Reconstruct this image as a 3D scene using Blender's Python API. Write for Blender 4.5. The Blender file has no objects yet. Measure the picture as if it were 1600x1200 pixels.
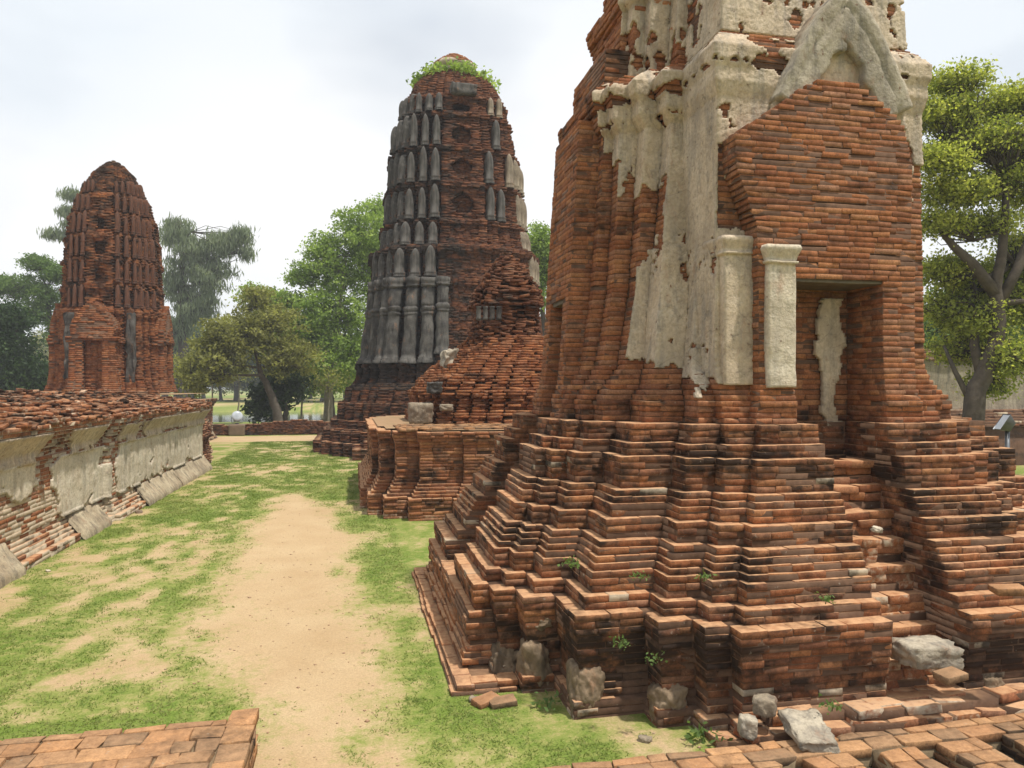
import bpy, math, random
import numpy as np
from mathutils import Vector, Matrix

R = math.radians
rng = np.random.default_rng(7)
random.seed(7)
scene = bpy.context.scene
COL = scene.collection

# ------------------------------------------------------------------ camera, sky, sun, exposure
EYE = 2.6
F = 1150.0
YAW = R(12.26)
cs, sn = math.cos(YAW), math.sin(YAW)
cam = bpy.data.cameras.new('camera')
cam.lens = 36.0 * F / 1600.0
cam.sensor_width = 36.0
cam.shift_y = 5.0 / 1600.0
cam.clip_start = 0.05
cam.clip_end = 3000
cam_o = bpy.data.objects.new('camera', cam)
COL.objects.link(cam_o)
cam_o.location = (0, 0, EYE)
cam_o.rotation_euler = (R(90), 0, -YAW)
scene.camera = cam_o

SUN_EL, SUN_AZ = R(70), R(128)      # azimuth measured clockwise from +Y: from the right, a little behind the camera
world = bpy.data.worlds.new('World')
scene.world = world
world.use_nodes = True
wt = world.node_tree
wt.nodes.clear()
w_out = wt.nodes.new('ShaderNodeOutputWorld')
w_bg = wt.nodes.new('ShaderNodeBackground')
w_sky = wt.nodes.new('ShaderNodeTexSky')
w_sky.sky_type = 'NISHITA'
w_sky.sun_disc = False
w_sky.sun_elevation = SUN_EL
w_sky.sun_rotation = SUN_AZ
w_sky.air_density = 1.0
w_sky.dust_density = 3.0
w_co = wt.nodes.new('ShaderNodeTexCoord')
w_mp = wt.nodes.new('ShaderNodeMapping')
w_mp.inputs['Scale'].default_value = (1.0, 1.0, 2.4)
w_no = wt.nodes.new('ShaderNodeTexNoise')
w_no.inputs['Scale'].default_value = 1.5
w_no.inputs['Detail'].default_value = 4
w_no.inputs['Roughness'].default_value = 0.5
w_rp = wt.nodes.new('ShaderNodeValToRGB')
w_rp.color_ramp.elements[0].position = 0.30
w_rp.color_ramp.elements[0].color = (0.50, 0.50, 0.50, 1)
w_rp.color_ramp.elements[1].position = 0.56
w_rp.color_ramp.elements[1].color = (1, 1, 1, 1)
w_mx = wt.nodes.new('ShaderNodeMixRGB')
w_n2 = wt.nodes.new('ShaderNodeTexNoise')
w_n2.inputs['Scale'].default_value = 1.1
w_n2.inputs['Detail'].default_value = 3
w_r2 = wt.nodes.new('ShaderNodeValToRGB')
w_r2.color_ramp.elements[0].position = 0.40
w_r2.color_ramp.elements[0].color = (0.775, 0.825, 0.875, 1)
w_r2.color_ramp.elements[1].position = 0.62
w_r2.color_ramp.elements[1].color = (0.92, 0.925, 0.93, 1)
w_sc = wt.nodes.new('ShaderNodeMixRGB')
w_sc.blend_type = 'MULTIPLY'
w_sc.inputs[0].default_value = 1.0
w_sc.inputs[2].default_value = (10, 10, 10, 1)
w_bg.inputs['Strength'].default_value = 0.1
L_ = wt.links.new
L_(w_co.outputs['Generated'], w_mp.inputs['Vector'])
L_(w_mp.outputs['Vector'], w_no.inputs['Vector'])
L_(w_no.outputs['Fac'], w_rp.inputs['Fac'])
L_(w_rp.outputs['Color'], w_mx.inputs['Fac'])
L_(w_mp.outputs['Vector'], w_n2.inputs['Vector'])
L_(w_n2.outputs['Fac'], w_r2.inputs['Fac'])
L_(w_r2.outputs['Color'], w_sc.inputs[1])
L_(w_sc.outputs['Color'], w_mx.inputs[2])
L_(w_sky.outputs['Color'], w_mx.inputs[1])
L_(w_mx.outputs['Color'], w_bg.inputs['Color'])
L_(w_bg.outputs['Background'], w_out.inputs['Surface'])

sun = bpy.data.lights.new('sun', 'SUN')
sun.energy = 4.2
sun.angle = R(2.0)
sun.color = (1.0, 0.95, 0.87)
sun_o = bpy.data.objects.new('sun', sun)
COL.objects.link(sun_o)
sd = Vector((math.sin(SUN_AZ) * math.cos(SUN_EL), math.cos(SUN_AZ) * math.cos(SUN_EL), math.sin(SUN_EL)))
sun_o.rotation_euler = sd.to_track_quat('Z', 'Y').to_euler()

scene.view_settings.view_transform = 'Standard'
scene.view_settings.look = 'None'
scene.view_settings.exposure = 0.22
scene.view_settings.gamma = 1.0
scene.view_settings.use_curve_mapping = False
scene.cycles.max_bounces = 6
scene.cycles.transparent_max_bounces = 6
scene.cycles.use_denoising = True


# ------------------------------------------------------------------ survey helpers
def at(px, d):
    a = (px - 800) / F
    return d * (a * cs + sn), d * (cs - a * sn)


def at3(px, py, d):
    x, y = at(px, d)
    return Vector((x, y, EYE + (605 - py) / F * d))


# ------------------------------------------------------------------ numpy value noise
def _hash(ix, iy, iz, seed):
    M = 0xffffffff
    h = (ix * 374761393 + iy * 668265263 + iz * 1274126177 + seed * 974634777) & M
    h = ((h ^ (h >> 13)) * 1274126177) & M
    h = h ^ (h >> 16)
    return h / 4294967295.0


def vnoise(p, seed=0):
    p = np.asarray(p, float)
    i = np.floor(p).astype(np.int64)
    f = p - i
    f = f * f * (3 - 2 * f)
    out = 0
    for dx in (0, 1):
        for dy in (0, 1):
            for dz in (0, 1):
                w = (f[:, 0] if dx else 1 - f[:, 0]) * (f[:, 1] if dy else 1 - f[:, 1]) * (f[:, 2] if dz else 1 - f[:, 2])
                out = out + w * _hash(i[:, 0] + dx, i[:, 1] + dy, i[:, 2] + dz, seed)
    return out


def fbm(p, seed=0, oct=3):
    p = np.asarray(p, float)
    s, a, t = 0, 1.0, 0
    for o in range(oct):
        s = s + a * vnoise(p * 2 ** o + 17.3 * o, seed + o)
        t += a
        a *= 0.5
    return s / t


def n1(x, y, z, seed=0, oct=2):
    return float(fbm(np.array([[x, y, z]]), seed, oct)[0])


# ------------------------------------------------------------------ object helpers
def empty(name, loc, label, cat, group=None):
    o = bpy.data.objects.new(name, None)
    o.empty_display_size = 0.3
    COL.objects.link(o)
    o.location = loc
    o['label'] = label
    o['category'] = cat
    if group:
        o['group'] = group
    return o


def tag(o, label=None, cat=None, group=None, kind=None):
    if label:
        o['label'] = label
    if cat:
        o['category'] = cat
    if group:
        o['group'] = group
    if kind:
        o['kind'] = kind
    return o


def wloc(parent):
    v = np.zeros(3)
    while parent is not None:
        v = v + np.array(parent.location)
        parent = parent.parent
    return v


def mesh_np(name, verts, loops, starts, mat, parent=None, attr=None, smooth=False, origin=None):
    me = bpy.data.meshes.new(name)
    verts = np.asarray(verts, float)
    if origin is None:
        origin = wloc(parent) if parent is not None else np.zeros(3)
    verts = verts - origin
    me.vertices.add(len(verts))
    me.vertices.foreach_set('co', verts.ravel())
    me.loops.add(len(loops))
    me.loops.foreach_set('vertex_index', np.asarray(loops, np.int32))
    me.polygons.add(len(starts))
    me.polygons.foreach_set('loop_start', np.asarray(starts, np.int32))
    if smooth:
        me.polygons.foreach_set('use_smooth', np.ones(len(starts), bool))
    me.update(calc_edges=True)
    if attr is not None:
        a = me.attributes.new('bk', 'FLOAT_COLOR', 'POINT')
        a.data.foreach_set('color', np.asarray(attr, np.float32).ravel())
    me.validate()
    me.materials.append(mat)
    o = bpy.data.objects.new(name, me)
    COL.objects.link(o)
    if parent is not None:
        o.parent = parent
        o.location = origin - wloc(parent)
    else:
        o.location = origin
    return o


def mesh_py(name, verts, faces, mat, parent=None, smooth=False, attr=None, origin=None):
    loops, starts = [], []
    for f in faces:
        starts.append(len(loops))
        loops.extend(f)
    return mesh_np(name, np.array([tuple(v) for v in verts]), loops, starts, mat, parent, attr, smooth, origin)


# ------------------------------------------------------------------ node helpers
def new_mat(name):
    m = bpy.data.materials.new(name)
    m.use_nodes = True
    nt = m.node_tree
    b = nt.nodes['Principled BSDF']
    b.inputs['Roughness'].default_value = 0.9
    if 'Specular IOR Level' in b.inputs:
        b.inputs['Specular IOR Level'].default_value = 0.2
    return m, nt, b


class NT:
    def __init__(s, nt):
        s.nt = nt

    def link(s, a, b):
        s.nt.links.new(a, b)

    def node(s, t, **kw):
        n = s.nt.nodes.new(t)
        for k, v in kw.items():
            setattr(n, k, v)
        return n

    def coords(s):
        return s.node('ShaderNodeTexCoord').outputs['Object']

    def geo(s):
        return s.node('ShaderNodeNewGeometry')

    def noise(s, vec, scale, detail=3, rough=0.55, scl=None):
        if scl is not None:
            mp = s.node('ShaderNodeMapping')
            mp.inputs['Scale'].default_value = scl
            s.link(vec, mp.inputs['Vector'])
            vec = mp.outputs['Vector']
        n = s.node('ShaderNodeTexNoise')
        n.inputs['Scale'].default_value = scale
        n.inputs['Detail'].default_value = detail
        n.inputs['Roughness'].default_value = rough
        s.link(vec, n.inputs['Vector'])
        return n.outputs['Fac']

    def ramp(s, fac, stops, interp='LINEAR'):
        r = s.node('ShaderNodeValToRGB')
        cr = r.color_ramp
        cr.interpolation = interp
        while len(cr.elements) < len(stops):
            cr.elements.new(0.5)
        for e, (p, c) in zip(cr.elements, stops):
            e.position = p
            e.color = (c, c, c, 1) if not hasattr(c, '__len__') else (*c, 1)
        s.link(fac, r.inputs['Fac'])
        return r.outputs['Color']

    def mix(s, fac, a, b, mode='MIX'):
        m = s.node('ShaderNodeMixRGB', blend_type=mode)
        for k, v in ((0, fac), (1, a), (2, b)):
            if hasattr(v, 'links'):
                s.link(v, m.inputs[k])
            elif hasattr(v, '__len__'):
                m.inputs[k].default_value = (*v, 1)
            else:
                m.inputs[k].default_value = v if k == 0 else (v, v, v, 1)
        return m.outputs['Color']

    def math(s, op, a, b=None):
        m = s.node('ShaderNodeMath', operation=op)
        for k, v in ((0, a), (1, b)):
            if v is None:
                continue
            if hasattr(v, 'links'):
                s.link(v, m.inputs[k])
            else:
                m.inputs[k].default_value = v
        return m.outputs[0]

    def bump(s, h, strength, dist, b, prev=None):
        n = s.node('ShaderNodeBump')
        n.inputs['Strength'].default_value = strength
        n.inputs['Distance'].default_value = dist
        s.link(h, n.inputs['Height'])
        if prev is not None:
            s.link(prev, n.inputs['Normal'])
        s.link(n.outputs['Normal'], b.inputs['Normal'])
        return n.outputs['Normal']


def brick_material(name, palette, mortar=(0.13, 0.075, 0.048), mould_col=(0.022, 0.018, 0.015), mould_gain=1.0, sunlit_dust=0.35, fine=1.0):
    m, nt, b = new_mat(name)
    g = NT(nt)
    at_ = g.node('ShaderNodeAttribute', attribute_name='bk')
    sep = g.node('ShaderNodeSeparateColor')
    g.link(at_.outputs['Color'], sep.inputs[0])
    co = g.coords()
    n = len(palette)
    base = g.ramp(sep.outputs[0], [((i + 0.0) / n, c) for i, c in enumerate(palette)], 'LINEAR')
    mot = g.noise(co, 11.0 * fine, 4, 0.65)
    base = g.mix(1.0, base, g.ramp(mot, [(0.25, 0.62), (0.75, 1.30)]), 'MULTIPLY')
    grit = g.noise(co, 70.0 * fine, 3, 0.6)
    base = g.mix(1.0, base, g.ramp(grit, [(0.25, 0.70), (0.75, 1.25)]), 'MULTIPLY')
    blot = g.noise(co, 24.0 * fine, 5, 0.75)
    base = g.mix(g.ramp(blot, [(0.50, 0.0), (0.66, 0.6)]), base, (0.115, 0.058, 0.036))
    base = g.mix(g.ramp(blot, [(0.30, 0.45), (0.42, 0.0)]), base, (0.40, 0.23, 0.13))
    # mortar colour carried by the core
    base = g.mix(at_.outputs['Alpha'], g.mix(1.0, mortar, g.ramp(mot, [(0.2, 0.6), (0.8, 1.25)]), 'MULTIPLY'), base)
    # lime wash left in patches
    wn = g.noise(co, 14.0 * fine, 4, 0.6)
    wf = g.math('MULTIPLY', sep.outputs[2], 1.6)
    wf = g.ramp(g.math('ADD', wf, g.math('MULTIPLY', wn, 0.9)), [(0.78, 0.0), (1.25, 0.9)])
    base = g.mix(wf, base, (0.50, 0.42, 0.31))
    # black mould
    mn = g.noise(co, 5.0 * fine, 5, 0.7)
    mlo = g.noise(co, 1.7, 4, 0.6, (1.0, 1.0, 2.2))
    mf = g.math('ADD', g.math('MULTIPLY', sep.outputs[1], 1.15 * mould_gain), g.math('MULTIPLY', g.math('SUBTRACT', mn, 0.5), 1.9))
    mf = g.math('ADD', mf, g.math('MULTIPLY', g.math('SUBTRACT', mlo, 0.5), 2.4))
    mf = g.ramp(mf, [(0.32, 0.0), (0.95, 0.92)])
    base = g.mix(mf, base, mould_col)
    # sandy dust, with sunlit brightness painted into the up-facing brick tops
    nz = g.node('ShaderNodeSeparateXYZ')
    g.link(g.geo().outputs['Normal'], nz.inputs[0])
    df = g.math('MULTIPLY', g.ramp(nz.outputs[2], [(0.6, 0.0), (0.95, 1.0)]), g.ramp(wn, [(0.3, sunlit_dust * 0.5), (0.7, sunlit_dust * 2.2)]))
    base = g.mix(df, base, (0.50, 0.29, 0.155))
    # pale lichen specks
    lc = g.noise(co, 26.0 * fine, 2, 0.5)
    base = g.mix(g.ramp(lc, [(0.70, 0.0), (0.78, 0.5)]), base, (0.34, 0.30, 0.24))
    g.link(base, b.inputs['Base Color'])
    b.inputs['Roughness'].default_value = 0.95
    b.inputs['Specular IOR Level'].default_value = 0.1
    nb = g.bump(g.noise(co, 42.0 * fine, 5, 0.75), 0.75, 0.007 / fine, b)
    return m


PAL = [(0.334, 0.131, 0.047), (0.245, 0.091, 0.037), (0.376, 0.163, 0.060), (0.183, 0.077, 0.037),
       (0.345, 0.138, 0.051), (0.287, 0.119, 0.053), (0.407, 0.193, 0.076), (0.245, 0.102, 0.047), (0.314, 0.157, 0.076)]
PAL_DK = [(0.209, 0.086, 0.039), (0.135, 0.058, 0.031), (0.251, 0.110, 0.047), (0.105, 0.050, 0.029),
          (0.219, 0.094, 0.043), (0.167, 0.081, 0.046), (0.272, 0.125, 0.057), (0.125, 0.064, 0.038)]
PAL_SUN = [(0.386, 0.198, 0.087), (0.272, 0.134, 0.066), (0.428, 0.239, 0.113), (0.209, 0.117, 0.064), (0.397, 0.204, 0.092), (0.293, 0.180, 0.097), (0.178, 0.117, 0.070)]
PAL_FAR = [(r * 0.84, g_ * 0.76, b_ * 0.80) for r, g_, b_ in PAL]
PAL_DK = [(r * 0.80, g_ * 0.72, b_ * 0.78) for r, g_, b_ in PAL_DK]
PAL = [(r * 0.97, g_ * 0.97, b_ * 1.16) for r, g_, b_ in PAL]
M_BRICK = brick_material('weathered_brick', PAL, sunlit_dust=0.5)
M_BRICK_FAR = brick_material('weathered_brick_distant', PAL_FAR, fine=0.5, sunlit_dust=0.5)
M_BRICK_DARK = brick_material('mouldy_brick', PAL_DK, fine=0.5, sunlit_dust=0.4, mould_col=(0.03, 0.027, 0.024))
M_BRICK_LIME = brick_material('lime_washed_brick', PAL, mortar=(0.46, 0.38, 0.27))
M_PAVE = brick_material('paving_brick', PAL_SUN, mortar=(0.24, 0.18, 0.11), sunlit_dust=0.2)


def plaster_material(name, c1, c2, c3, streak=1.0, fine=1.0):
    m, nt, b = new_mat(name)
    g = NT(nt)
    co = g.coords()
    a = g.noise(co, 2.6 * fine, 5, 0.6)
    base = g.mix(g.ramp(a, [(0.35, 0), (0.65, 1)]), c1, c2)
    st = g.noise(co, 5.0 * fine, 5, 0.65, (1.6, 1.6, 0.22))
    base = g.mix(g.ramp(st, [(0.48, 0.0), (0.66, 0.9 * streak)]), base, c3)
    fi = g.noise(co, 30.0 * fine, 4, 0.65)
    base = g.mix(1.0, base, g.ramp(fi, [(0.25, 0.72), (0.7, 1.12)]), 'MULTIPLY')
    pit = g.noise(co, 18.0 * fine, 2, 0.5)
    base = g.mix(g.ramp(pit, [(0.70, 0.0), (0.77, 0.8)]), base, (0.17, 0.075, 0.04))
    big = g.noise(co, 1.3 * fine, 4, 0.6)
    base = g.mix(g.ramp(big, [(0.50, 0.0), (0.68, 0.55 * streak)]), base, c3)
    pk = g.noise(co, 4.2 * fine, 5, 0.7, (1.0, 1.0, 0.6))
    base = g.mix(g.ramp(pk, [(0.58, 0.0), (0.72, 0.6)]), base, (0.30, 0.165, 0.095))
    vo = g.node('ShaderNodeTexVoronoi', feature='DISTANCE_TO_EDGE')
    vo.inputs['Scale'].default_value = 3.4 * fine
    wv = g.node('ShaderNodeMixRGB')
    wv.inputs[0].default_value = 0.12
    g.link(co, wv.inputs[1])
    nn_ = g.node('ShaderNodeTexNoise')
    nn_.inputs['Scale'].default_value = 5.0
    g.link(co, nn_.inputs['Vector'])
    g.link(nn_.outputs['Color'], wv.inputs[2])
    g.link(wv.outputs['Color'], vo.inputs['Vector'])
    crk = g.math('MULTIPLY', g.ramp(vo.outputs['Distance'], [(0.0, 1.0), (0.018, 0.0)]), g.ramp(big, [(0.40, 0.0), (0.55, 0.28)]))
    base = g.mix(crk, base, (0.07, 0.055, 0.04))
    dk = g.noise(co, 9.0 * fine, 5, 0.75)
    base = g.mix(g.ramp(dk, [(0.54, 0.0), (0.72, 0.62 * streak)]), base, (0.09, 0.08, 0.065))
    g.link(base, b.inputs['Base Color'])
    b.inputs['Roughness'].default_value = 0.93
    nb = g.bump(g.noise(co, 7.0 * fine, 5, 0.6), 0.6, 0.03, b)
    nb = g.bump(fi, 0.6, 0.010, b, nb)
    g.bump(g.noise(co, 60.0 * fine, 3, 0.7), 0.5, 0.004, b, nb)
    return m


M_PLASTER = plaster_material('old_lime_plaster', (0.57, 0.47, 0.35), (0.47, 0.365, 0.25), (0.32, 0.275, 0.22))
M_PLASTER_PALE = plaster_material('pale_lime_plaster', (0.62, 0.55, 0.43), (0.53, 0.44, 0.32), (0.33, 0.295, 0.24), 0.7)
M_PLASTER_GREY = plaster_material('blackened_plaster', (0.135, 0.126, 0.112), (0.070, 0.066, 0.060), (0.028, 0.026, 0.025), 1.0, 1.0)
M_FOOTING = plaster_material('stained_footing_plaster', (0.46, 0.385, 0.265), (0.32, 0.25, 0.165), (0.11, 0.095, 0.075), 0.7)
M_RENDER = plaster_material('earthy_render', (0.25, 0.185, 0.12), (0.19, 0.13, 0.08), (0.09, 0.07, 0.05), 0.8)
M_PLASTER_STONE = plaster_material('worn_mortar_stone', (0.30, 0.25, 0.18), (0.22, 0.17, 0.12), (0.12, 0.10, 0.08), 0.8)


def simple_mat(name, c1, c2, scale=6, rough=0.9, bump=0.3, metallic=0.0):
    m, nt, b = new_mat(name)
    g = NT(nt)
    co = g.coords()
    f = g.noise(co, scale, 4, 0.6)
    g.link(g.mix(g.ramp(f, [(0.3, 0), (0.7, 1)]), c1, c2), b.inputs['Base Color'])
    b.inputs['Roughness'].default_value = rough
    b.inputs['Metallic'].default_value = metallic
    if bump:
        g.bump(g.noise(co, scale * 4, 4, 0.6), bump, 0.02, b)
    return m


M_DUSTY = simple_mat('dusty_brick_earth', (0.34, 0.20, 0.115), (0.22, 0.16, 0.08), 3, 0.95, 0.6)
M_BARK = simple_mat('dark_bark', (0.060, 0.048, 0.036), (0.11, 0.09, 0.07), 5, 0.95, 0.8)
M_BARK_PALE = simple_mat('pale_bark', (0.17, 0.145, 0.11), (0.25, 0.215, 0.165), 5, 0.95, 0.6)
M_LINTEL = simple_mat('grey_timber', (0.10, 0.085, 0.065), (0.17, 0.14, 0.10), 9, 0.9, 0.5)
M_METAL = simple_mat('dull_white_paint', (0.36, 0.39, 0.42), (0.46, 0.48, 0.50), 5, 0.4, 0.0)
M_METAL_DK = simple_mat('grey_steel', (0.10, 0.11, 0.12), (0.16, 0.17, 0.18), 8, 0.45, 0.0, 0.6)
M_GLASS = simple_mat('lamp_glass', (0.34, 0.38, 0.42), (0.50, 0.54, 0.58), 3, 0.12, 0.0)
M_CONC = simple_mat('pedestal_plaster', (0.16, 0.12, 0.085), (0.22, 0.16, 0.11), 4, 0.95, 0.5)


def leaf_mat(name, dark, mid, light, transl=0.35):
    m, nt, b = new_mat(name)
    g = NT(nt)
    at_ = g.node('ShaderNodeAttribute', attribute_name='bk')
    sep = g.node('ShaderNodeSeparateColor')
    g.link(at_.outputs['Color'], sep.inputs[0])
    col = g.ramp(sep.outputs[0], [(0.0, dark), (0.5, mid), (1.0, light)])
    g.link(col, b.inputs['Base Color'])
    b.inputs['Roughness'].default_value = 0.6
    tr = g.node('ShaderNodeBsdfTranslucent')
    g.link(g.mix(1.0, col, (1.15, 1.2, 0.7), 'MULTIPLY'), tr.inputs['Color'])
    mx = g.node('ShaderNodeMixShader')
    mx.inputs[0].default_value = transl
    g.link(b.outputs[0], mx.inputs[1])
    g.link(tr.outputs[0], mx.inputs[2])
    g.link(mx.outputs[0], nt.nodes['Material Output'].inputs['Surface'])
    return m


LF_BRIGHT = leaf_mat('bright_leaf', (0.110, 0.171, 0.037), (0.244, 0.342, 0.079), (0.403, 0.512, 0.159), 0.5)
LF_OLIVE = leaf_mat('olive_leaf', (0.122, 0.128, 0.039), (0.244, 0.244, 0.076), (0.366, 0.366, 0.122), 0.5)
LF_DARK = leaf_mat('dark_leaf', (0.016, 0.034, 0.012), (0.032, 0.062, 0.02), (0.07, 0.115, 0.035), 0.35)
LF_MID = leaf_mat('mid_leaf', (0.079, 0.134, 0.039), (0.128, 0.201, 0.061), (0.195, 0.275, 0.091), 0.5)
LF_GREY = leaf_mat('needle_leaf', (0.134, 0.171, 0.104), (0.195, 0.238, 0.146), (0.281, 0.323, 0.201), 0.5)
LF_YELLOW = leaf_mat('yellow_green_leaf', (0.134, 0.171, 0.037), (0.342, 0.378, 0.079), (0.610, 0.610, 0.159), 0.55)
LF_GRASS = leaf_mat('grass_blade', (0.11, 0.17, 0.03), (0.16, 0.22, 0.045), (0.27, 0.27, 0.10), 0.4)


# ------------------------------------------------------------------ brick laying
def _template():
    corners = [(sx, sy, sz) for sx in (-1, 1) for sy in (-1, 1) for sz in (-1, 1)]
    idx = {c: i for i, c in enumerate(corners)}
    V = []
    for c in corners:
        for a in range(3):
            V.append((c, a))
    vid = {(c, a): i for i, (c, a) in enumerate(V)}
    pos = []
    for c, a in V:
        p = [0.8 * s for s in c]
        p[a] = c[a]
        pos.append(p)
    pos = np.array(pos)
    faces = []
    for a in range(3):
        o = [k for k in range(3) if k != a]
        for s in (-1, 1):
            q = []
            for u, v in ((-1, -1), (1, -1), (1, 1), (-1, 1)):
                c = [0, 0, 0]
                c[a] = s
                c[o[0]] = u
                c[o[1]] = v
                q.append(vid[(tuple(c), a)])
            faces.append(q)
    for a in range(3):
        for b_ in range(a + 1, 3):
            c_ = 3 - a - b_
            for sa in (-1, 1):
                for sb in (-1, 1):
                    lo, hi = [0] * 3, [0] * 3
                    lo[a] = hi[a] = sa
                    lo[b_] = hi[b_] = sb
                    lo[c_], hi[c_] = -1, 1
                    lo, hi = tuple(lo), tuple(hi)
                    faces.append([vid[(lo, a)], vid[(hi, a)], vid[(hi, b_)], vid[(lo, b_)]])
    for c in corners:
        faces.append([vid[(c, 0)], vid[(c, 1)], vid[(c, 2)]])
    out = []
    for f in faces:
        p = pos[f]
        nrm = np.cross(p[1] - p[0], p[2] - p[0])
        if nrm.dot(p.mean(0)) < 0:
            f = f[::-1]
        out.append(f)
    return corners, V, out


_CORN, _TV, _TF = _template()
_TC = np.array([_CORN.index(c) for c, a in _TV])
_TA = np.array([a for c, a in _TV])
_CS = np.array(_CORN, float)
_BOXF = []
for a in range(3):
    for s in (-1, 1):
        ids = [i for i, c in enumerate(_CORN) if c[a] == s]
        i0, i1, i2, i3 = ids
        q = [i0, i1, i3, i2]
        p = _CS[q]
        if np.cross(p[1] - p[0], p[2] - p[0]).dot(p.mean(0)) < 0:
            q = q[::-1]
        _BOXF.append(q)


class Bricks:
    """Collects bricks (centre, direction along the wall, length, depth, height) and a mortar core; one mesh."""

    def __init__(s):
        s.b = []
        s.cv, s.cf = [], []

    def add(s, x, y, z, tx, ty, L, D, H):
        s.b.append((x, y, z, tx, ty, L, D, H))

    def prism(s, poly, z0, z1):
        k = len(s.cv)
        n = len(poly)
        s.cv += [(p[0], p[1], z0) for p in poly] + [(p[0], p[1], z1) for p in poly]
        for i in range(n):
            j = (i + 1) % n
            s.cf.append([k + i, k + j, k + n + j, k + n + i])
        s.cf.append([k + n + i for i in range(n)])

    def hull(s, verts, faces):
        k = len(s.cv)
        s.cv += [tuple(v) for v in verts]
        s.cf += [[k + i for i in f] for f in faces]

    def build(s, name, mat, parent=None, bevel=True, jit=0.005, erode=0.02, erode_scale=1.3, mould=None, wash=None, foot=0.0,
              yaw=0.010, tilt=0.007, chip=0.016, seed=1, origin=None, clip=None):
        A = np.array(s.b, float)
        r = np.random.default_rng(seed)
        if clip is not None:
            A = A[clip(A)]
        N = len(A)
        C = A[:, :3].copy()
        t = A[:, 3:5]
        nrm = np.stack([t[:, 1], -t[:, 0]], 1)
        e = fbm(C * erode_scale, seed + 50, 3)
        e2 = fbm(C * np.array([3.1, 3.1, 6.0]), seed + 60, 2)
        sh = -(np.clip(e - 0.42, 0, 1) * 2.2 * erode + np.clip(e2 - 0.5, 0, 1) * 1.6 * erode) + r.normal(0, 0.16 * erode + 0.0015, N)
        if foot:
            lowf = np.clip((0.34 - C[:, 2]) / 0.3, 0, 1)
            sh = sh - foot * lowf * np.abs(fbm(C * np.array([3.0, 3.0, 5.0]), seed + 66, 2) - 0.35) * 2 + r.normal(0, 1, N) * 0.012 * lowf
        C[:, 0] += nrm[:, 0] * sh
        C[:, 1] += nrm[:, 1] * sh
        C[:, 2] += r.uniform(-0.002, 0.002, N)
        ya = r.normal(0, yaw, N)
        ca, sa = np.cos(ya), np.sin(ya)
        T = np.stack([t[:, 0] * ca - t[:, 1] * sa, t[:, 0] * sa + t[:, 1] * ca, r.normal(0, tilt, N)], 1)
        Nn = np.stack([T[:, 1], -T[:, 0], r.normal(0, tilt * 1.5, N)], 1)
        Z = np.stack([-T[:, 2], -Nn[:, 2], np.ones(N)], 1)
        half = A[:, 5:8] / 2
        cj = _CS[None] * half[:, None, :] + r.normal(0, jit, (N, 8, 3)) * np.array([1.0, 0.32, 0.36])
        if bevel:
            bev = np.abs(r.normal(0, chip * 0.12, (N, 8))) + 0.0008
            big = r.random((N, 8)) < 0.025
            bev[big] += r.uniform(0.008, 0.03, big.sum())
            bev = np.minimum(bev, 0.024)
            loc = cj[:, _TC, :].copy()
            ins = np.repeat(bev[:, _TC][:, :, None], 3, 2) * np.array([1.3, 1.0, 0.75])
            mask = np.ones((24, 3))
            mask[np.arange(24), _TA] = 0
            loc -= _CS[_TC][None] * ins * mask[None]
            tf, nv = _TF, 24
        else:
            loc = cj
            tf, nv = _BOXF, 8
        P = C[:, None, :] + loc[:, :, 0:1] * T[:, None, :] + loc[:, :, 1:2] * Nn[:, None, :] + loc[:, :, 2:3] * Z[:, None, :]
        # colours
        rv = r.random(N)
        mo = 0.16 + r.normal(0, 0.05, N)
        if mould is not None:
            mo = mo + mould(C, nrm)
        ws = np.zeros(N)
        if wash is not None:
            ws = wash(C, r)
        att = np.stack([rv, np.clip(mo, 0, 1), np.clip(ws, 0, 1), np.ones(N)], 1)
        att = np.repeat(att, nv, 0)
        V = P.reshape(-1, 3)
        lp1 = np.array([i for f in tf for i in f])
        st1 = np.cumsum([0] + [len(f) for f in tf])[:-1]
        loops = (lp1[None] + nv * np.arange(N)[:, None]).ravel()
        starts = (st1[None] + len(lp1) * np.arange(N)[:, None]).ravel()
        if s.cv:
            k = len(V)
            cv = np.array(s.cv, float)
            V = np.concatenate([V, cv])
            l2, s2 = [], []
            for f in s.cf:
                s2.append(len(loops) + len(l2))
                l2.extend([k + i for i in f])
            loops = np.concatenate([loops, np.array(l2)])
            starts = np.concatenate([starts, np.array(s2)])
            ca_ = np.tile(np.array([[0.4, 0.15, 0.0, 0.0]]), (len(cv), 1))
            att = np.concatenate([att, ca_])
        return mesh_np(name, V, loops, starts, mat, parent, att, False, origin)


def inset(poly, t):
    n = len(poly)
    out = []
    P = np.array(poly, float)
    for i in range(n):
        a = P[i] - P[i - 1]
        b = P[(i + 1) % n] - P[i]
        la, lb = np.hypot(*a), np.hypot(*b)
        na = np.array([a[1], -a[0]]) / max(la, 1e-9)
        nb = np.array([b[1], -b[0]]) / max(lb, 1e-9)
        if na.dot(nb) > 0.9:
            out.append(P[i] - t * na)
        else:
            out.append(P[i] - t * (na + nb))
    return out


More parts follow.
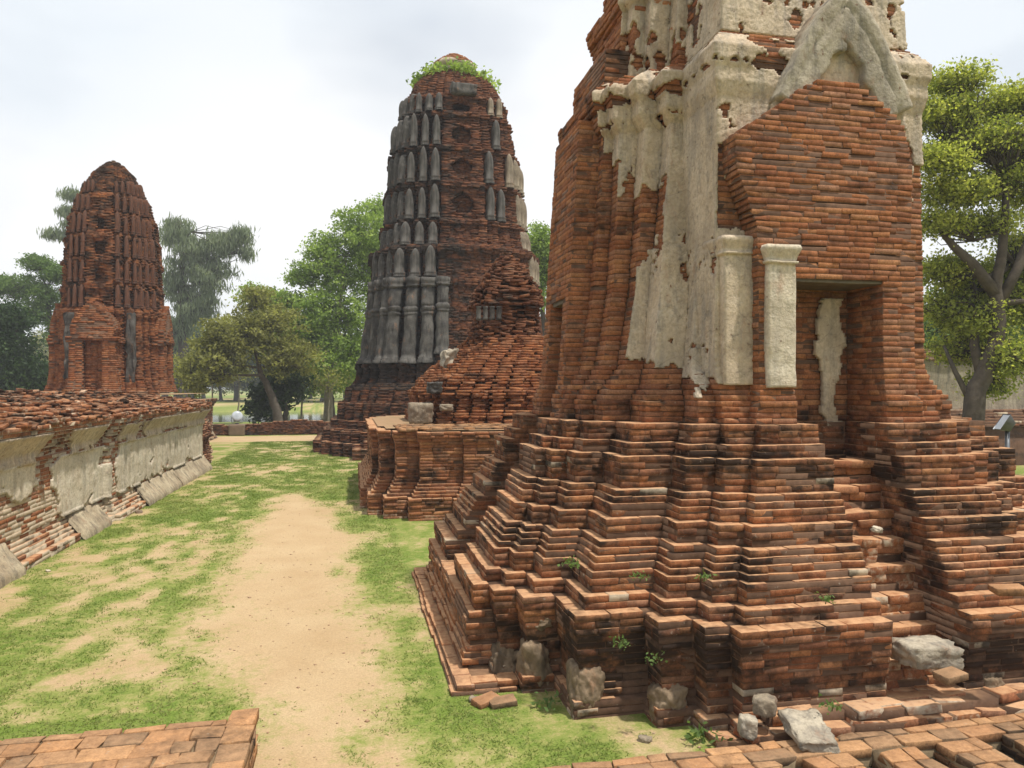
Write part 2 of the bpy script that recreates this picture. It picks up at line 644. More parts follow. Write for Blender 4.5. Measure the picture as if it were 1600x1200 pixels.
def lay_poly(bs, poly, z, h, k, D=0.2, Lr=(0.2, 0.3), skip=0.01, joint=0.0045, rows=1, core=True, core_t=0.012, edges=None, trim=True):
    """One course of bricks round a counter-clockwise rectilinear polygon."""
    n = len(poly)
    P = [np.array(p, float) for p in poly]
    for i in range(n):
        if edges is not None and not edges(P[i], P[(i + 1) % n]):
            continue
        p, q = P[i], P[(i + 1) % n]
        d = q - p
        L = float(np.hypot(*d))
        if L < 0.03:
            continue
        t = d / L
        nn = np.array([t[1], -t[0]])
        pv = p - P[i - 1]
        nx = P[(i + 2) % n] - q
        conv0 = pv[0] * d[1] - pv[1] * d[0] > 0
        conv1 = d[0] * nx[1] - d[1] * nx[0] > 0
        a, b = 0.0, L
        if trim and conv0 and (k % 2 == 0):
            a = min(D, L * 0.6)
        if trim and conv1 and (k % 2 == 1):
            b = L - min(D, L * 0.4)
        for rw in range(rows):
            aa, bb = a, b
            if rw:
                if conv0:
                    aa = max(aa, rw * D)
                if conv1:
                    bb = min(bb, L - rw * D)
            span = bb - aa
            if span < 0.04:
                continue
            lm = 0.5 * (Lr[0] + Lr[1])
            m = max(1, int(round(span / lm + random.uniform(-0.3, 0.3))))
            w = np.array([random.uniform(0.75, 1.25) for _ in range(m)])
            w = w / w.sum() * span
            x = aa
            for wi in w:
                if random.random() > skip:
                    c = p + t * (x + wi / 2) - nn * (D / 2 + rw * D)
                    bs.add(c[0], c[1], z + h / 2, t[0], t[1], wi - joint, D - (0.006 if rw else 0.0), h - joint)
                x += wi
    if core:
        bs.prism(inset(poly, core_t), z - 0.004, z + h - 0.012)


def lay(bs, fn, z0, z1, h, **kw):
    k = 0
    z = z0
    while z < z1 - h * 0.5:
        poly = fn(z + h / 2)
        if poly is not None:
            lay_poly(bs, poly, z, h, k, **kw)
        z += h
        k += 1


def pave(bs, x0, x1, y0, y1, z, h, lx=(0.22, 0.32), ly=0.155, skip=0.0):
    y = y0
    while y < y1 - 0.05:
        wy = min(ly * random.uniform(0.92, 1.08), y1 - y)
        x = x0 - random.uniform(0, 0.15)
        while x < x1 - 0.02:
            w = random.uniform(*lx)
            if random.random() < 0.25:
                w *= 0.55
            a, b_ = max(x, x0), min(x + w, x1)
            if b_ - a > 0.05 and random.random() > skip:
                bs.add((a + b_) / 2, y + wy / 2, z - h / 2, 1, 0, b_ - a - 0.01, wy - 0.01, h)
            x += w
        y += wy


def rect(x0, x1, y0, y1):
    return [(x0, y0), (x1, y0), (x1, y1), (x0, y1)]


def redent(levels, cx, cy, notch=None, bump=0.0):
    """Redented square from [(w, f), ...]; notch = {side: (half width, depth f)} with sides 0 front 1 right 2 back 3 left."""
    lv = [(w + bump * 0.5, f + bump) for w, f in levels]
    lv[-1] = (lv[-1][1], lv[-1][1])
    quad = [(lv[0][1], lv[0][0])]
    for i in range(1, len(lv)):
        quad.append((lv[i][1], lv[i - 1][0]))
        if i < len(lv) - 1:
            quad.append((lv[i][1], lv[i][0]))
    half = quad + [(lv[-1][1], lv[-1][1])] + [(y, x) for x, y in reversed(quad)]
    out = []
    for s in range(4):                       # quadrant starting at -90 degrees: right-front first
        ang = (s - 1) * math.pi / 2
        c, sn_ = round(math.cos(ang)), round(math.sin(ang))
        pts = [(c * x - sn_ * y, sn_ * x + c * y) for x, y in half]
        # s=0: from front centre (right half) to right centre
        side = s                              # the edge before this quadrant belongs to the side s
        if notch and side in notch:
            nw, nf = notch[side]
            bx = {0: (0, -1), 1: (1, 0), 2: (0, 1), 3: (-1, 0)}[side]
            tx = {0: (1, 0), 1: (0, 1), 2: (-1, 0), 3: (0, -1)}[side]
            f1 = lv[0][1]
            for a, f in ((-nw, f1), (-nw, nf), (nw, nf), (nw, f1)):
                out.append((tx[0] * a + bx[0] * f, tx[1] * a + bx[1] * f))
        out += pts
    return [(cx + x, cy + y) for x, y in out]


def lerp_levels(table, z):
    if z <= table[0][0]:
        return table[0][1]
    for (z0, a), (z1, b) in zip(table, table[1:]):
        if z <= z1:
            t = (z - z0) / (z1 - z0)
            return [(w0 + (w1 - w0) * t, f0 + (f1 - f0) * t) for (w0, f0), (w1, f1) in zip(a, b)]
    return table[-1][1]


def lerp_tab(tab, z):
    return float(np.interp(z, [a for a, b in tab], [b for a, b in tab]))


def blob(name, mat, parent, c, size, seed=0, rough=0.25, sub=3, flat=0.0, smooth=True, box=0.0, origin=None):
    """A lumpy stone: an icosphere pushed towards a box and broken by noise."""
    import bmesh
    bm = bmesh.new()
    bmesh.ops.create_icosphere(bm, subdivisions=sub, radius=1.0)
    V = np.array([v.co for v in bm.verts])
    F_ = [[v.index for v in f.verts] for f in bm.faces]
    bm.free()
    if box:
        m = np.abs(V).max(1, keepdims=True)
        V = V * (1 - box) + (V / m) * box
    d = fbm(V * 1.7 + seed * 3.7, seed, 4) - 0.5
    V = V * (1 + rough * 2 * d[:, None])
    V = V * (np.array(size) / 2)
    V = V + np.array(c)
    return mesh_py(name, V, F_, mat, parent, smooth, None, origin)


def tube(V, Fc, path, radii, n=7):
    k0 = len(V)
    path = [Vector(p) for p in path]
    for i, p in enumerate(path):
        d = (path[min(i + 1, len(path) - 1)] - path[max(i - 1, 0)])
        d.normalize()
        up = Vector((0, 0, 1)) if abs(d.z) < 0.9 else Vector((1, 0, 0))
        u = d.cross(up).normalized()
        v = d.cross(u)
        for j in range(n):
            a = 2 * math.pi * j / n
            V.append(p + (u * math.cos(a) + v * math.sin(a)) * radii[i])
    for i in range(len(path) - 1):
        for j in range(n):
            a, b = k0 + i * n + j, k0 + i * n + (j + 1) % n
            Fc.append([a, b, b + n, a + n])
    Fc.append([k0 + (len(path) - 1) * n + j for j in range(n)])
    Fc.append([k0 + j for j in reversed(range(n))])


def lathe(V, Fc, c, prof, n=16):
    k0 = len(V)
    for r, z in prof:
        for j in range(n):
            a = 2 * math.pi * j / n
            V.append((c[0] + r * math.cos(a), c[1] + r * math.sin(a), c[2] + z))
    for i in range(len(prof) - 1):
        for j in range(n):
            a, b = k0 + i * n + j, k0 + i * n + (j + 1) % n
            Fc.append([a, b, b + n, a + n])
    Fc.append([k0 + (len(prof) - 1) * n + j for j in range(n)])
    Fc.append([k0 + j for j in reversed(range(n))])


def shell(name, mat, parent, fn, nu, us, zs, mask, thick=0.03, off=0.03, seed=3, bumpy=0.012, origin=None):
    """A coat of plaster: fn(u,z)->(x,y,nx,ny); only cells where mask(u,z,pos)>0 stay; given real thickness."""
    nz = len(zs)
    nu = len(us)
    P = np.zeros((nz, nu, 3))
    Nn = np.zeros((nz, nu, 3))
    for i, z in enumerate(zs):
        for j, u in enumerate(us):
            x, y, nx, ny = fn(u, z)
            P[i, j] = (x, y, z)
            Nn[i, j] = (nx, ny, 0)
    flat = P.reshape(-1, 3)
    bp = (fbm(flat * 5.0, seed, 4) - 0.5) * 2 * bumpy + (fbm(flat * 1.7, seed + 9, 2) - 0.5) * 2 * bumpy
    O = flat + Nn.reshape(-1, 3) * (off + bp)[:, None]
    I = flat + Nn.reshape(-1, 3) * (off - thick)
    m = mask(P.reshape(-1, 3)).reshape(nz, nu) if mask else np.ones((nz, nu))
    cell = (m[:-1, :-1] + m[1:, :-1] + m[:-1, 1:] + m[1:, 1:]) / 4 > 0
    # jitter boundary for a ragged break
    V = np.concatenate([O, I])
    V += np.random.default_rng(seed).normal(0, 0.0025, V.shape)
    K = nz * nu
    faces = []
    ii, jj = np.nonzero(cell)
    cs_ = set(zip(ii.tolist(), jj.tolist()))
    for i, j in cs_:
        a, b, c, d = i * nu + j, i * nu + j + 1, (i + 1) * nu + j + 1, (i + 1) * nu + j
        faces.append([a, b, c, d])
        if (i - 1, j) not in cs_:
            faces.append([a, K + a, K + b, b])
        if (i + 1, j) not in cs_:
            faces.append([d, c, K + c, K + d])
        if (i, j - 1) not in cs_:
            faces.append([a, d, K + d, K + a])
        if (i, j + 1) not in cs_:
            faces.append([b, K + b, K + c, c])
    if not faces:
        return None
    used = sorted({v for f in faces for v in f})
    re = {v: i for i, v in enumerate(used)}
    return mesh_py(name, V[used], [[re[v] for v in f] for f in faces], mat, parent, False, None, origin)


# =================================================================== GROUND, PATH, WATER
def dirt_mask(P):
    """0 = grass, 1 = bare sand; P is (N,3)."""
    x, y = P[:, 0], P[:, 1]
    lo = np.interp(y, [3, 5, 6, 8.5, 10, 12, 15.5, 18, 20, 22, 26, 32], [-1.5, -1.6, -1.7, -2.3, -2.4, -2.4, -2.5, -2.6, -1.6, -0.6, -0.6, -0.6])
    hi = np.interp(y, [3, 5, 6, 8.5, 10, 12, 15.5, 18, 20, 22, 26, 32], [1.2, 1.2, 1.0, 1.0, 0.8, 0.8, 0.4, -0.2, -0.6, -0.6, -0.6, -0.6])
    ins = np.minimum(x - lo, hi - x)
    big = fbm(P * np.array([0.9, 0.55, 0]) + 3, 11, 4) - 0.5
    fine = fbm(P * np.array([4.0, 2.2, 0]) + 9, 12, 3) - 0.5
    d = ins * 1.0 + big * 1.35 + fine * 0.9 - 0.66 - 0.9 * np.clip((-2.3 - x) / 0.8, 0, 1) - 0.4 * np.clip((y - 18.5) / 2.0, 0, 1)
    # worn strip beside the left wall and drier lawn farther away
    d = np.maximum(d, -0.15 - np.abs(x + 4.45) * 1.6 + big * 1.5 + fine * 0.9)
    d = np.maximum(d, 0.10 - np.hypot((x + 1.6) / 3.2, (y - 29.0) / 2.2) * 0.5 + big * 1.6 + fine)
    d = np.maximum(d, (x - 0.95) * 1.2 * (y < 6.4) * (y > 4.5) * 0.25 + big * 1.2 + fine * 1.4 - 0.2)
    dd = np.interp(y, [36, 37, 41, 42], [-9, 1.2, 1.2, -9])
    d = np.maximum(d, dd + big + fine * 0.5)
    return 1 / (1 + np.exp(-np.clip(d * 4.2, -30, 30)))


def ground_z(x, y):
    z = 0.018 * (fbm(np.stack([x * 0.8, y * 0.8, 0 * x], 1), 21, 3) - 0.5) * 2
    can = np.interp(y, [58, 66, 94, 101, 130], [0, 1, 1, 0, 0])
    z = z * (y < 58) - 1.4 * can * can * (3 - 2 * can) + np.interp(y, [100, 125], [0, 0.5])
    return z


xs = np.unique(np.concatenate([[-600, -300, -160, -90, -50, -30, -20, -14, -10, -7], np.arange(-5.5, 3.0, 0.1), np.arange(3.0, 9, 0.5), [9, 12, 18, 26, 40, 60, 100, 180, 320, 600]]))
ys = np.unique(np.concatenate([[-300, -120, -50, -20, -8, -2, 1], np.arange(2.5, 16, 0.1), np.arange(16, 42, 0.2), np.arange(42, 58, 1.0), np.arange(58, 104, 2.0), [108, 116, 125, 140, 170, 220, 300, 450, 700, 1200]]))
gx, gy = np.meshgrid(xs, ys)
gx, gy = gx.ravel(), gy.ravel()
gz = ground_z(gx, gy)
GV = np.stack([gx, gy, gz], 1)
gm = dirt_mask(np.stack([gx, gy, 0 * gx], 1))
nx_, ny_ = len(xs), len(ys)
I0 = (np.arange(ny_ - 1)[:, None] * nx_ + np.arange(nx_ - 1)[None]).ravel()
gl = np.stack([I0, I0 + 1, I0 + nx_ + 1, I0 + nx_], 1).ravel()
gs = np.arange(len(I0)) * 4
m_g, nt_g, b_g = new_mat('sand_and_grass')
g = NT(nt_g)
co = g.coords()
atg = g.node('ShaderNodeAttribute', attribute_name='bk')
sg = g.node('ShaderNodeSeparateColor')
g.link(atg.outputs['Color'], sg.inputs[0])
n_a = g.noise(co, 1.1, 5, 0.6)
n_b = g.noise(co, 9.0, 5, 0.7)
n_c = g.noise(co, 60.0, 4, 0.7)
sand = g.mix(g.ramp(n_a, [(0.3, 0), (0.7, 1)]), (0.41, 0.285, 0.155), (0.47, 0.345, 0.20))
sand = g.mix(1.0, sand, g.ramp(n_c, [(0.2, 0.72), (0.75, 1.15)]), 'MULTIPLY')
sand = g.mix(g.ramp(n_b, [(0.62, 0), (0.75, 0.55)]), sand, (0.27, 0.20, 0.105))
grs = g.mix(g.ramp(n_a, [(0.3, 0), (0.7, 1)]), (0.125, 0.195, 0.028), (0.18, 0.225, 0.045))
grs = g.mix(g.ramp(n_b, [(0.50, 0), (0.72, 0.6)]), grs, (0.26, 0.23, 0.085))
grs = g.mix(1.0, grs, g.ramp(n_c, [(0.25, 0.55), (0.75, 1.25)]), 'MULTIPLY')
fm = g.math('ADD', sg.outputs[0], g.math('MULTIPLY', g.math('SUBTRACT', n_b, 0.5), 1.3))
fm = g.math('ADD', fm, g.math('MULTIPLY', g.math('SUBTRACT', n_c, 0.5), 0.6))
mid_g = g.mix(g.ramp(fm, [(0.12, 0), (0.42, 1)]), grs, (0.235, 0.245, 0.07))
g.link(g.mix(g.ramp(fm, [(0.38, 0), (0.80, 1)]), mid_g, sand), b_g.inputs['Base Color'])
b_g.inputs['Roughness'].default_value = 0.97
nb_ = g.bump(n_b, 0.35, 0.04, b_g)
g.bump(n_c, 0.6, 0.015, b_g, nb_)
ground = mesh_np('ground', GV, gl, gs, m_g, None, np.stack([gm, gm, gm, np.ones_like(gm)], 1), True)
tag(ground, 'patchy lawn with a worn sandy path running down the middle', 'ground', None, 'structure')

m_w, nt_w, b_w = new_mat('canal_water')
g = NT(nt_w)
b_w.inputs['Base Color'].default_value = (0.05, 0.06, 0.045, 1)
b_w.inputs['Roughness'].default_value = 0.08
b_w.inputs['Specular IOR Level'].default_value = 0.5
g.bump(g.noise(g.coords(), 1.2, 3, 0.5, (0.6, 1.6, 1)), 0.06, 0.1, b_w)
wat = mesh_py('water', [(-400, 56, -0.55), (400, 56, -0.55), (400, 103, -0.55), (-400, 103, -0.55)], [[0, 1, 2, 3]], m_w)
tag(wat, 'still green grey canal water beyond the low brick wall', 'water', None, 'structure')

# grass blades (uncountable)
NB = 75000
yy = 4.0 + (np.random.default_rng(3).random(NB) ** 1.5) * 34
xx = np.random.default_rng(4).uniform(-4.6, 2.2, NB)
P0 = np.stack([xx, yy, 0 * xx], 1)
dm = dirt_mask(P0) + (fbm(P0 * np.array([6, 6, 0]), 31, 2) - 0.5) * 0.7
keep = (np.random.default_rng(6).random(NB) > np.clip(dm * 1.5 - 0.02, 0, 1)) & ~((xx > 0.75) & (yy > 6.2))
keep &= ~((xx > 1.3) & (yy > 5.2)) & ~((yy < 5.6) & (xx < -0.6)) & ~((yy < 4.75) & (xx > 1.2))
P0 = P0[keep]
P0[:, 2] = ground_z(P0[:, 0], P0[:, 1])
rg = np.random.default_rng(5)
NBL = 5
n0 = len(P0)
base = np.repeat(P0, NBL, 0)
sc_ = np.repeat(0.6 + P0[:, 1] / 14.0, NBL)
base[:, :2] += rg.normal(0, 0.03, (len(base), 2)) * sc_[:, None]
ang = rg.uniform(0, 2 * math.pi, len(base))
hgt = rg.uniform(0.008, 0.024, len(base)) * (0.85 + 0.15 * sc_)
wid = 0.0045 * sc_
lean = rg.normal(0, 0.02, (len(base), 2))
dv = np.stack([np.cos(ang), np.sin(ang), 0 * ang], 1) * wid[:, None]
tip = base + np.stack([lean[:, 0], lean[:, 1], hgt], 1)
GVb = np.stack([base - dv, base + dv, tip], 1).reshape(-1, 3)
rc = np.repeat(np.clip(fbm(P0 * np.array([1.1, 1.1, 0]), 33, 3) * 1.0 + 0.05, 0, 1), NBL) + rg.normal(0, 0.15, len(base))
att = np.repeat(np.stack([np.clip(rc, 0, 1)] * 3 + [np.ones(len(base))], 1), 3, 0)
grass = mesh_np('grass', GVb, np.arange(len(GVb)), np.arange(len(base)) * 3, LF_GRASS, None, att)
tag(grass, 'short patchy grass growing beside the sandy path', 'grass', None, 'stuff')


# pebbles on the path (uncountable)
def scatter_pebbles():
    r = np.random.default_rng(8)
    n = 1600
    y = 4.3 + r.random(n) ** 1.6 * 16
    x = r.uniform(-2.8, 2.6, n)
    P = np.stack([x, y, 0 * x], 1)
    k = (dirt_mask(P) > 0.4) & ~((x > 1.3) & (y > 5.2)) & ~((x > 0.8) & (y > 6.1))
    P = P[k]
    P[:, 2] = ground_z(P[:, 0], P[:, 1]) + 0.002
    n = len(P)
    s = np.abs(r.normal(0, 0.006, n)) + 0.004
    oc = np.array([(1, 0, 0), (-1, 0, 0), (0, 1, 0), (0, -1, 0), (0, 0, .7), (0, 0, -.5)], float)
    V = P[:, None] + oc[None] * s[:, None, None] * r.uniform(0.6, 1.3, (n, 6, 1))
    tri = np.array([(0, 2, 4), (2, 1, 4), (1, 3, 4), (3, 0, 4), (2, 0, 5), (1, 2, 5), (3, 1, 5), (0, 3, 5)])
    lp = (tri.ravel()[None] + 6 * np.arange(n)[:, None]).ravel()
    m = simple_mat('pebble', (0.40, 0.30, 0.20), (0.30, 0.17, 0.10), 3, 0.9, 0)
    o = mesh_np('pebbles', V.reshape(-1, 3), lp, np.arange(n * 8) * 3, m)
    tag(o, 'small pebbles and brick crumbs scattered over the sandy path', 'pebbles', None, 'stuff')


scatter_pebbles()

# =================================================================== NEAR PRANG (right)
CX, CY = 4.40, 8.21
H = 0.051
HB = 0.056
near = empty('brick_prang', (CX, CY, 0), 'nearest and largest looking red brick prang with cream plaster clinging above its stepped base', 'prang')
PL = [(1.61, 3.30), (1.82, 3.15), (2.10, 2.95), (2.67, 2.67)]
PD = [(0.76, 2.2), (1.03, 2.12), (1.31, 2.0), (1.73, 1.73)]
STEPS = [0.10] * 2 + [0.20] * 3 + [0.245, 0.275, 0.305, 0.335] + [0.43] * 3 + [0.52] * 2 + [0.55, 0.58] + [0.68] * 5 + [0.79] * 2 + [0.89] * 3


def base_plan(s):
    t = s / 1.1
    return [(a + (c - a) * t, b + (d - b) * t) for (a, b), (c, d) in zip(PL, PD)]


bs = Bricks()
ST = 0.35
NPL = 14
zc = 0.03
for k in range(-2, NPL + len(STEPS)):
    z = zc + k * HB
    if k < 2:
        s = -0.05
    elif k < 9:
        s = (0.03, 0.04, 0.045, 0.04, 0.03, 0.015, 0.0)[k - 2]
    elif k < NPL:
        s = (-0.008, -0.018, -0.028, -0.035, -0.035)[k - 9]
    else:
        s = STEPS[k - NPL]
    plan = base_plan(s)
    f_st = max(1.8, 3.05 - max(0, k - 1) * HB * 0.68)
    poly = redent(plan, CX, CY, {0: (ST, min(f_st, plan[0][1] - 0.05)), 3: (ST, min(f_st, plan[0][1] - 0.05))})
    lay_poly(bs, poly, z, HB, k, D=0.17, Lr=(0.18, 0.27), skip=0.012 if k > 3 else 0.06, rows=1 if k < NPL - 1 else 2, joint=0.0055, core_t=0.008)
ZB = zc + (NPL + len(STEPS)) * HB      # top of the stepped base, about 2.23


def near_mould(C, n):
    hz = np.exp(-((C[:, 2] - 1.95) / 0.22) ** 2) * 0.16 + np.exp(-((C[:, 2] - 0.45) / 0.2) ** 2) * 0.22 + np.exp(-((C[:, 2] - 1.35) / 0.15) ** 2) * 0.10
    return hz + 0.33


def near_wash(C, r):
    low = np.clip((0.30 - C[:, 2]) / 0.3, 0, 1) * 0.42
    return low * (fbm(C * 1.8, 44, 2) > 0.45) + (r.random(len(C)) < 0.02) * 0.5


o = bs.build('stepped_base', M_BRICK, near, erode=0.014, mould=near_mould, wash=near_wash, seed=2, jit=0.004, foot=0.06)

# projecting low kerb on the left flank
bs = Bricks()
for k in range(3):
    lay_poly(bs, rect(CX - 3.62 + 0.03 * k, CX - 3.0, CY - 2.10 + 0.02 * k, CY + 2.1), -0.06 + k * H, H, k, D=0.15, Lr=(0.22, 0.3))
for k in range(9):
    e = 0.10 + 0.05 * k if k < 4 else 0.18 + 0.012 * abs(6 - k)
    lay_poly(bs, rect(CX - 3.52 + e * 0.6, CX - 2.9, CY - 1.75 + e * 0.4, CY + 1.75 - e * 0.4), 0.12 + k * H, H, k, D=0.15, Lr=(0.2, 0.28), skip=0.03)
bs.build('flank_kerb', M_BRICK, near, erode=0.03, mould=lambda C, n: 0.05 + 0 * C[:, 0], seed=5)

# stairway
bs = Bricks()
ns = 9
for i in range(ns):
    zt = 0.20 + 0.215 * i
    yf = CY - 3.28 + 0.135 * i
    for c in range(3):
        z = zt - (c + 1) * 0.072
        y0 = yf + 0.008 * c + random.uniform(-0.015, 0.015)
        poly = rect(CX - ST - 0.02, CX + ST + 0.02, y0, y0 + 0.5)
        lay_poly(bs, poly, z, 0.072, c, D=0.21 if c == 0 else 0.2, Lr=(0.17, 0.27), skip=0.02, core=(c == 2), trim=False, edges=lambda p, q: abs(p[1] - q[1]) < 1e-6 and p[0] < q[0])
    bs.prism(rect(CX - ST - 0.01, CX + ST + 0.01, yf + 0.10, CY - 1.7), zt - 0.23, zt - 0.03)
bs.build('staircase', M_BRICK, near, erode=0.035, wash=lambda C, r: 0.10 + 0.20 * r.random(len(C)) * (C[:, 2] < 1.3), seed=9, jit=0.009, yaw=0.05, tilt=0.03, mould=lambda C, n: -0.2 + 0 * C[:, 0])

# body with pedestal mouldings, tapering upwards
BODY = [
    (2.20, [(0.76, 2.22), (1.03, 2.14), (1.31, 2.02), (1.73, 1.73)]),
    (2.32, [(0.76, 2.18), (1.03, 2.10), (1.31, 1.98), (1.69, 1.69)]),
    (2.46, [(0.76, 2.20), (1.03, 2.12), (1.31, 2.00), (1.71, 1.71)]),
    (2.60, [(0.76, 2.12), (1.03, 2.03), (1.29, 1.90), (1.60, 1.60)]),
    (2.80, [(0.72, 1.98), (0.98, 1.88), (1.22, 1.72), (1.52, 1.52)]),
    (3.60, [(0.66, 1.86), (0.88, 1.72), (1.10, 1.55), (1.40, 1.40)]),
    (5.30, [(0.60, 1.72), (0.80, 1.60), (1.00, 1.40), (1.20, 1.20)]),
]
CORN = [(5.30, 0.0), (5.37, 0.05), (5.44, 0.09), (5.56, 0.09), (5.63, 0.15), (5.76, 0.17), (5.84, 0.08), (5.92, -0.05)]
TIER = [(5.92, [(0.52, 1.54), (0.70, 1.45), (0.88, 1.30), (1.10, 1.10)]), (6.75, [(0.50, 1.48), (0.68, 1.40), (0.84, 1.26), (1.04, 1.04)]),
        (6.82, [(0.54, 1.54), (0.72, 1.46), (0.88, 1.32), (1.10, 1.10)]), (7.00, [(0.54, 1.54), (0.72, 1.46), (0.88, 1.32), (1.10, 1.10)]),
        (7.05, [(0.44, 1.40), (0.60, 1.30), (0.78, 1.16), (0.96, 0.96)]), (7.8, [(0.40, 1.30), (0.56, 1.22), (0.72, 1.08), (0.88, 0.88)]),
        (7.85, [(0.44, 1.36), (0.60, 1.28), (0.76, 1.14), (0.93, 0.93)]), (8.0, [(0.44, 1.36), (0.60, 1.28), (0.76, 1.14), (0.93, 0.93)]),
        (8.05, [(0.3, 1.1), (0.5, 1.0), (0.62, 0.9), (0.76, 0.76)]), (9.4, [(0.2, 0.7), (0.3, 0.62), (0.4, 0.55), (0.45, 0.45)])]
BAYF = [(2.2, 2.18), (2.6, 2.06), (2.8, 1.99), (5.30, 1.95)]


def bay_dims(z):
    bp = 0.5 * lerp_tab(CORN, z) if 5.3 <= z <= 5.92 else (-0.06 if z > 5.92 else 0.0)
    return lerp_tab([(2.2, 1.14), (5.3, 1.08), (6.8, 1.02)], z) + bp, lerp_tab(BAYF + [(7.0, 1.86)], z) + bp


def body_levels(z):
    if z < 5.30:
        return lerp_levels(BODY, z), 0.0
    if z < 5.92:
        return BODY[-1][1], lerp_tab(CORN, z)
    return lerp_levels(TIER, z), 0.0


def body_poly(z, notch=True):
    lv, bp = body_levels(z)
    nt = None
    if notch and z < 3.62:
        nt = {0: (0.46, 1.70), 3: (0.24, 1.66)}
    return redent(lv, CX, CY, nt, bp)


bs = Bricks()
lay(bs, body_poly, ZB, 5.92, H, D=0.16, Lr=(0.19, 0.28), skip=0.015, core_t=0.010)
bs.build('body', M_BRICK, near, erode=0.012, seed=12, mould=lambda C, n: -0.10 + 0.35 * np.exp(-((C[:, 2] - 2.35) / 0.12) ** 2) + 0.25 * (C[:, 0] < 3.0) * (C[:, 2] > 4.2), jit=0.005)
bs = Bricks()
lay(bs, body_poly, 5.92, 9.4, H, D=0.16, Lr=(0.19, 0.28), skip=0.03, core_t=0.05)
bs.build('upper_tier', M_BRICK, near, erode=0.05, seed=13, mould=lambda C, n: -0.1 + 0 * C[:, 0])

bs = Bricks()
k_, z_ = 0, ZB
while z_ < 6.9:
    bw, bf = bay_dims(z_ + H / 2)
    if z_ + H / 2 < 3.60:
        for a0, a1 in ((-bw, -0.465), (0.465, bw)):
            lay_poly(bs, rect(CX + a0, CX + a1, CY - bf, CY - 1.0), z_, H, k_, D=0.16, Lr=(0.19, 0.28), skip=0.015)
    else:
        lay_poly(bs, rect(CX - bw, CX + bw, CY - bf, CY - 1.0), z_, H, k_, D=0.16, Lr=(0.19, 0.28), skip=0.015, core_t=0.006)
    k_ += 1
    z_ += H
fbay = bs.build('front_bay', M_BRICK, near, erode=0.012, seed=14, mould=lambda C, n: -0.06 + 0 * C[:, 0])

# porches: outer gable in front of the inner gable, on the front and the left (also the hidden sides)
GAB = [(2.2, 0.92), (2.3, 0.88), (2.6, 0.82), (3.6, 0.82), (4.05, 0.84), (4.3, 0.93), (4.55, 1.03), (4.86, 1.06), (4.95, 0.92), (5.1, 0.70), (5.22, 0.52), (5.32, 0.40), (5.42, 0.20)]
GAL = [(2.2, 0.66), (2.3, 0.60), (2.6, 0.52), (5.6, 0.48)]


def side_map(side):
    bx = {0: (0, -1), 1: (1, 0), 2: (0, 1), 3: (-1, 0)}[side]
    tx = {0: (1, 0), 1: (0, 1), 2: (-1, 0), 3: (0, -1)}[side]
    return lambda a, f: (CX + tx[0] * a + bx[0] * f, CY + tx[1] * a + bx[1] * f)


def porch(side, name, f_out, f_in, gab, z0, z1, door, seed, skip=0.012, right_cut=None, flare=True, taper=0.0, dw=0.47):
    mp = side_map(side)
    bs = Bricks()
    k = 0
    z = z0
    while z < z1:
        zm = z + H / 2
        W = lerp_tab(gab, zm)
        Wl, Wr = W, W
        if right_cut:
            Wr = min(W, right_cut(zm))
        fo = f_out
        if flare:
            fo = f_out + lerp_tab([(2.2, 0.10), (2.35, 0.05), (2.45, 0.07), (2.6, 0.02), (2.9, 0.0)], zm)
        fo += taper * (0.4 - (zm - 2.6) / 2.7)
        jt = 0.02 * (n1(z * 3, seed, 0, 5) - 0.5)
        if door and zm < 3.60:
            for a0, a1 in ((-Wl, -dw), (dw, Wr)):
                p = [mp(a0, fo), mp(a1, fo), mp(a1, f_in), mp(a0, f_in)]
                lay_poly(bs, p, z, H, k, D=0.16, Lr=(0.19, 0.28), skip=skip, core_t=0.005)
        else:
            p = [mp(-Wl + jt, fo), mp(Wr + jt, fo), mp(Wr + jt, f_in), mp(-Wl + jt, f_in)]
            lay_poly(bs, p, z, H, k, D=0.16, Lr=(0.2, 0.3), skip=skip, core_t=0.005)
        k += 1
        z += H
    return bs


pb = porch(0, 'front_porch', 2.20, 1.5, GAB, ZB, 5.42, True, 3, right_cut=lambda z: lerp_tab([(2.2, 0.92), (2.3, .9), (2.6, .9), (4.0, 0.9), (4.02, 0.78), (4.7, 0.8), (5.05, 0.7), (5.25, 0.55), (5.42, 0.42)], z))
fp = pb.build('front_porch', M_BRICK, near, erode=0.006, jit=0.004, tilt=0.004, seed=21, mould=lambda C, n: -0.22 + 0.4 * (C[:, 0] < CX - 0.75) * (C[:, 2] > 4.1))
pb = porch(3, 'left_porch', 2.08, 1.4, GAL, ZB, 5.52, True, 4, taper=0.17, dw=0.25)
sp = pb.build('side_porch', M_BRICK, near, erode=0.006, jit=0.004, tilt=0.004, seed=22, mould=lambda C, n: -0.12 + 0.3 * (n[:, 1] < -0.5) * (C[:, 2] > 4.0))
GIN = [(2.2, 0.6), (4.9, 0.6), (5.3, 0.55), (5.6, 0.42), (5.9, 0.25), (6.1, 0.12), (6.2, 0.05)]
pb = porch(3, 'left_inner', 1.80, 1.0, [(2.2, 0.68), (6.3, 0.58)], ZB, 6.25, False, 5, flare=False, taper=0.10)
pb.build('side_gable', M_BRICK, near, erode=0.02, seed=23, mould=lambda C, n: 0.05 + 0 * C[:, 0])
for sd_, nm in ((1, 'side_porch'), (2, 'rear_porch')):
    pb = porch(sd_, nm, 2.08, 1.4, GAL, ZB, 5.5, False, 7 + sd_)
    pb.build(nm, M_BRICK, near, erode=0.02, seed=25 + sd_, bevel=False)


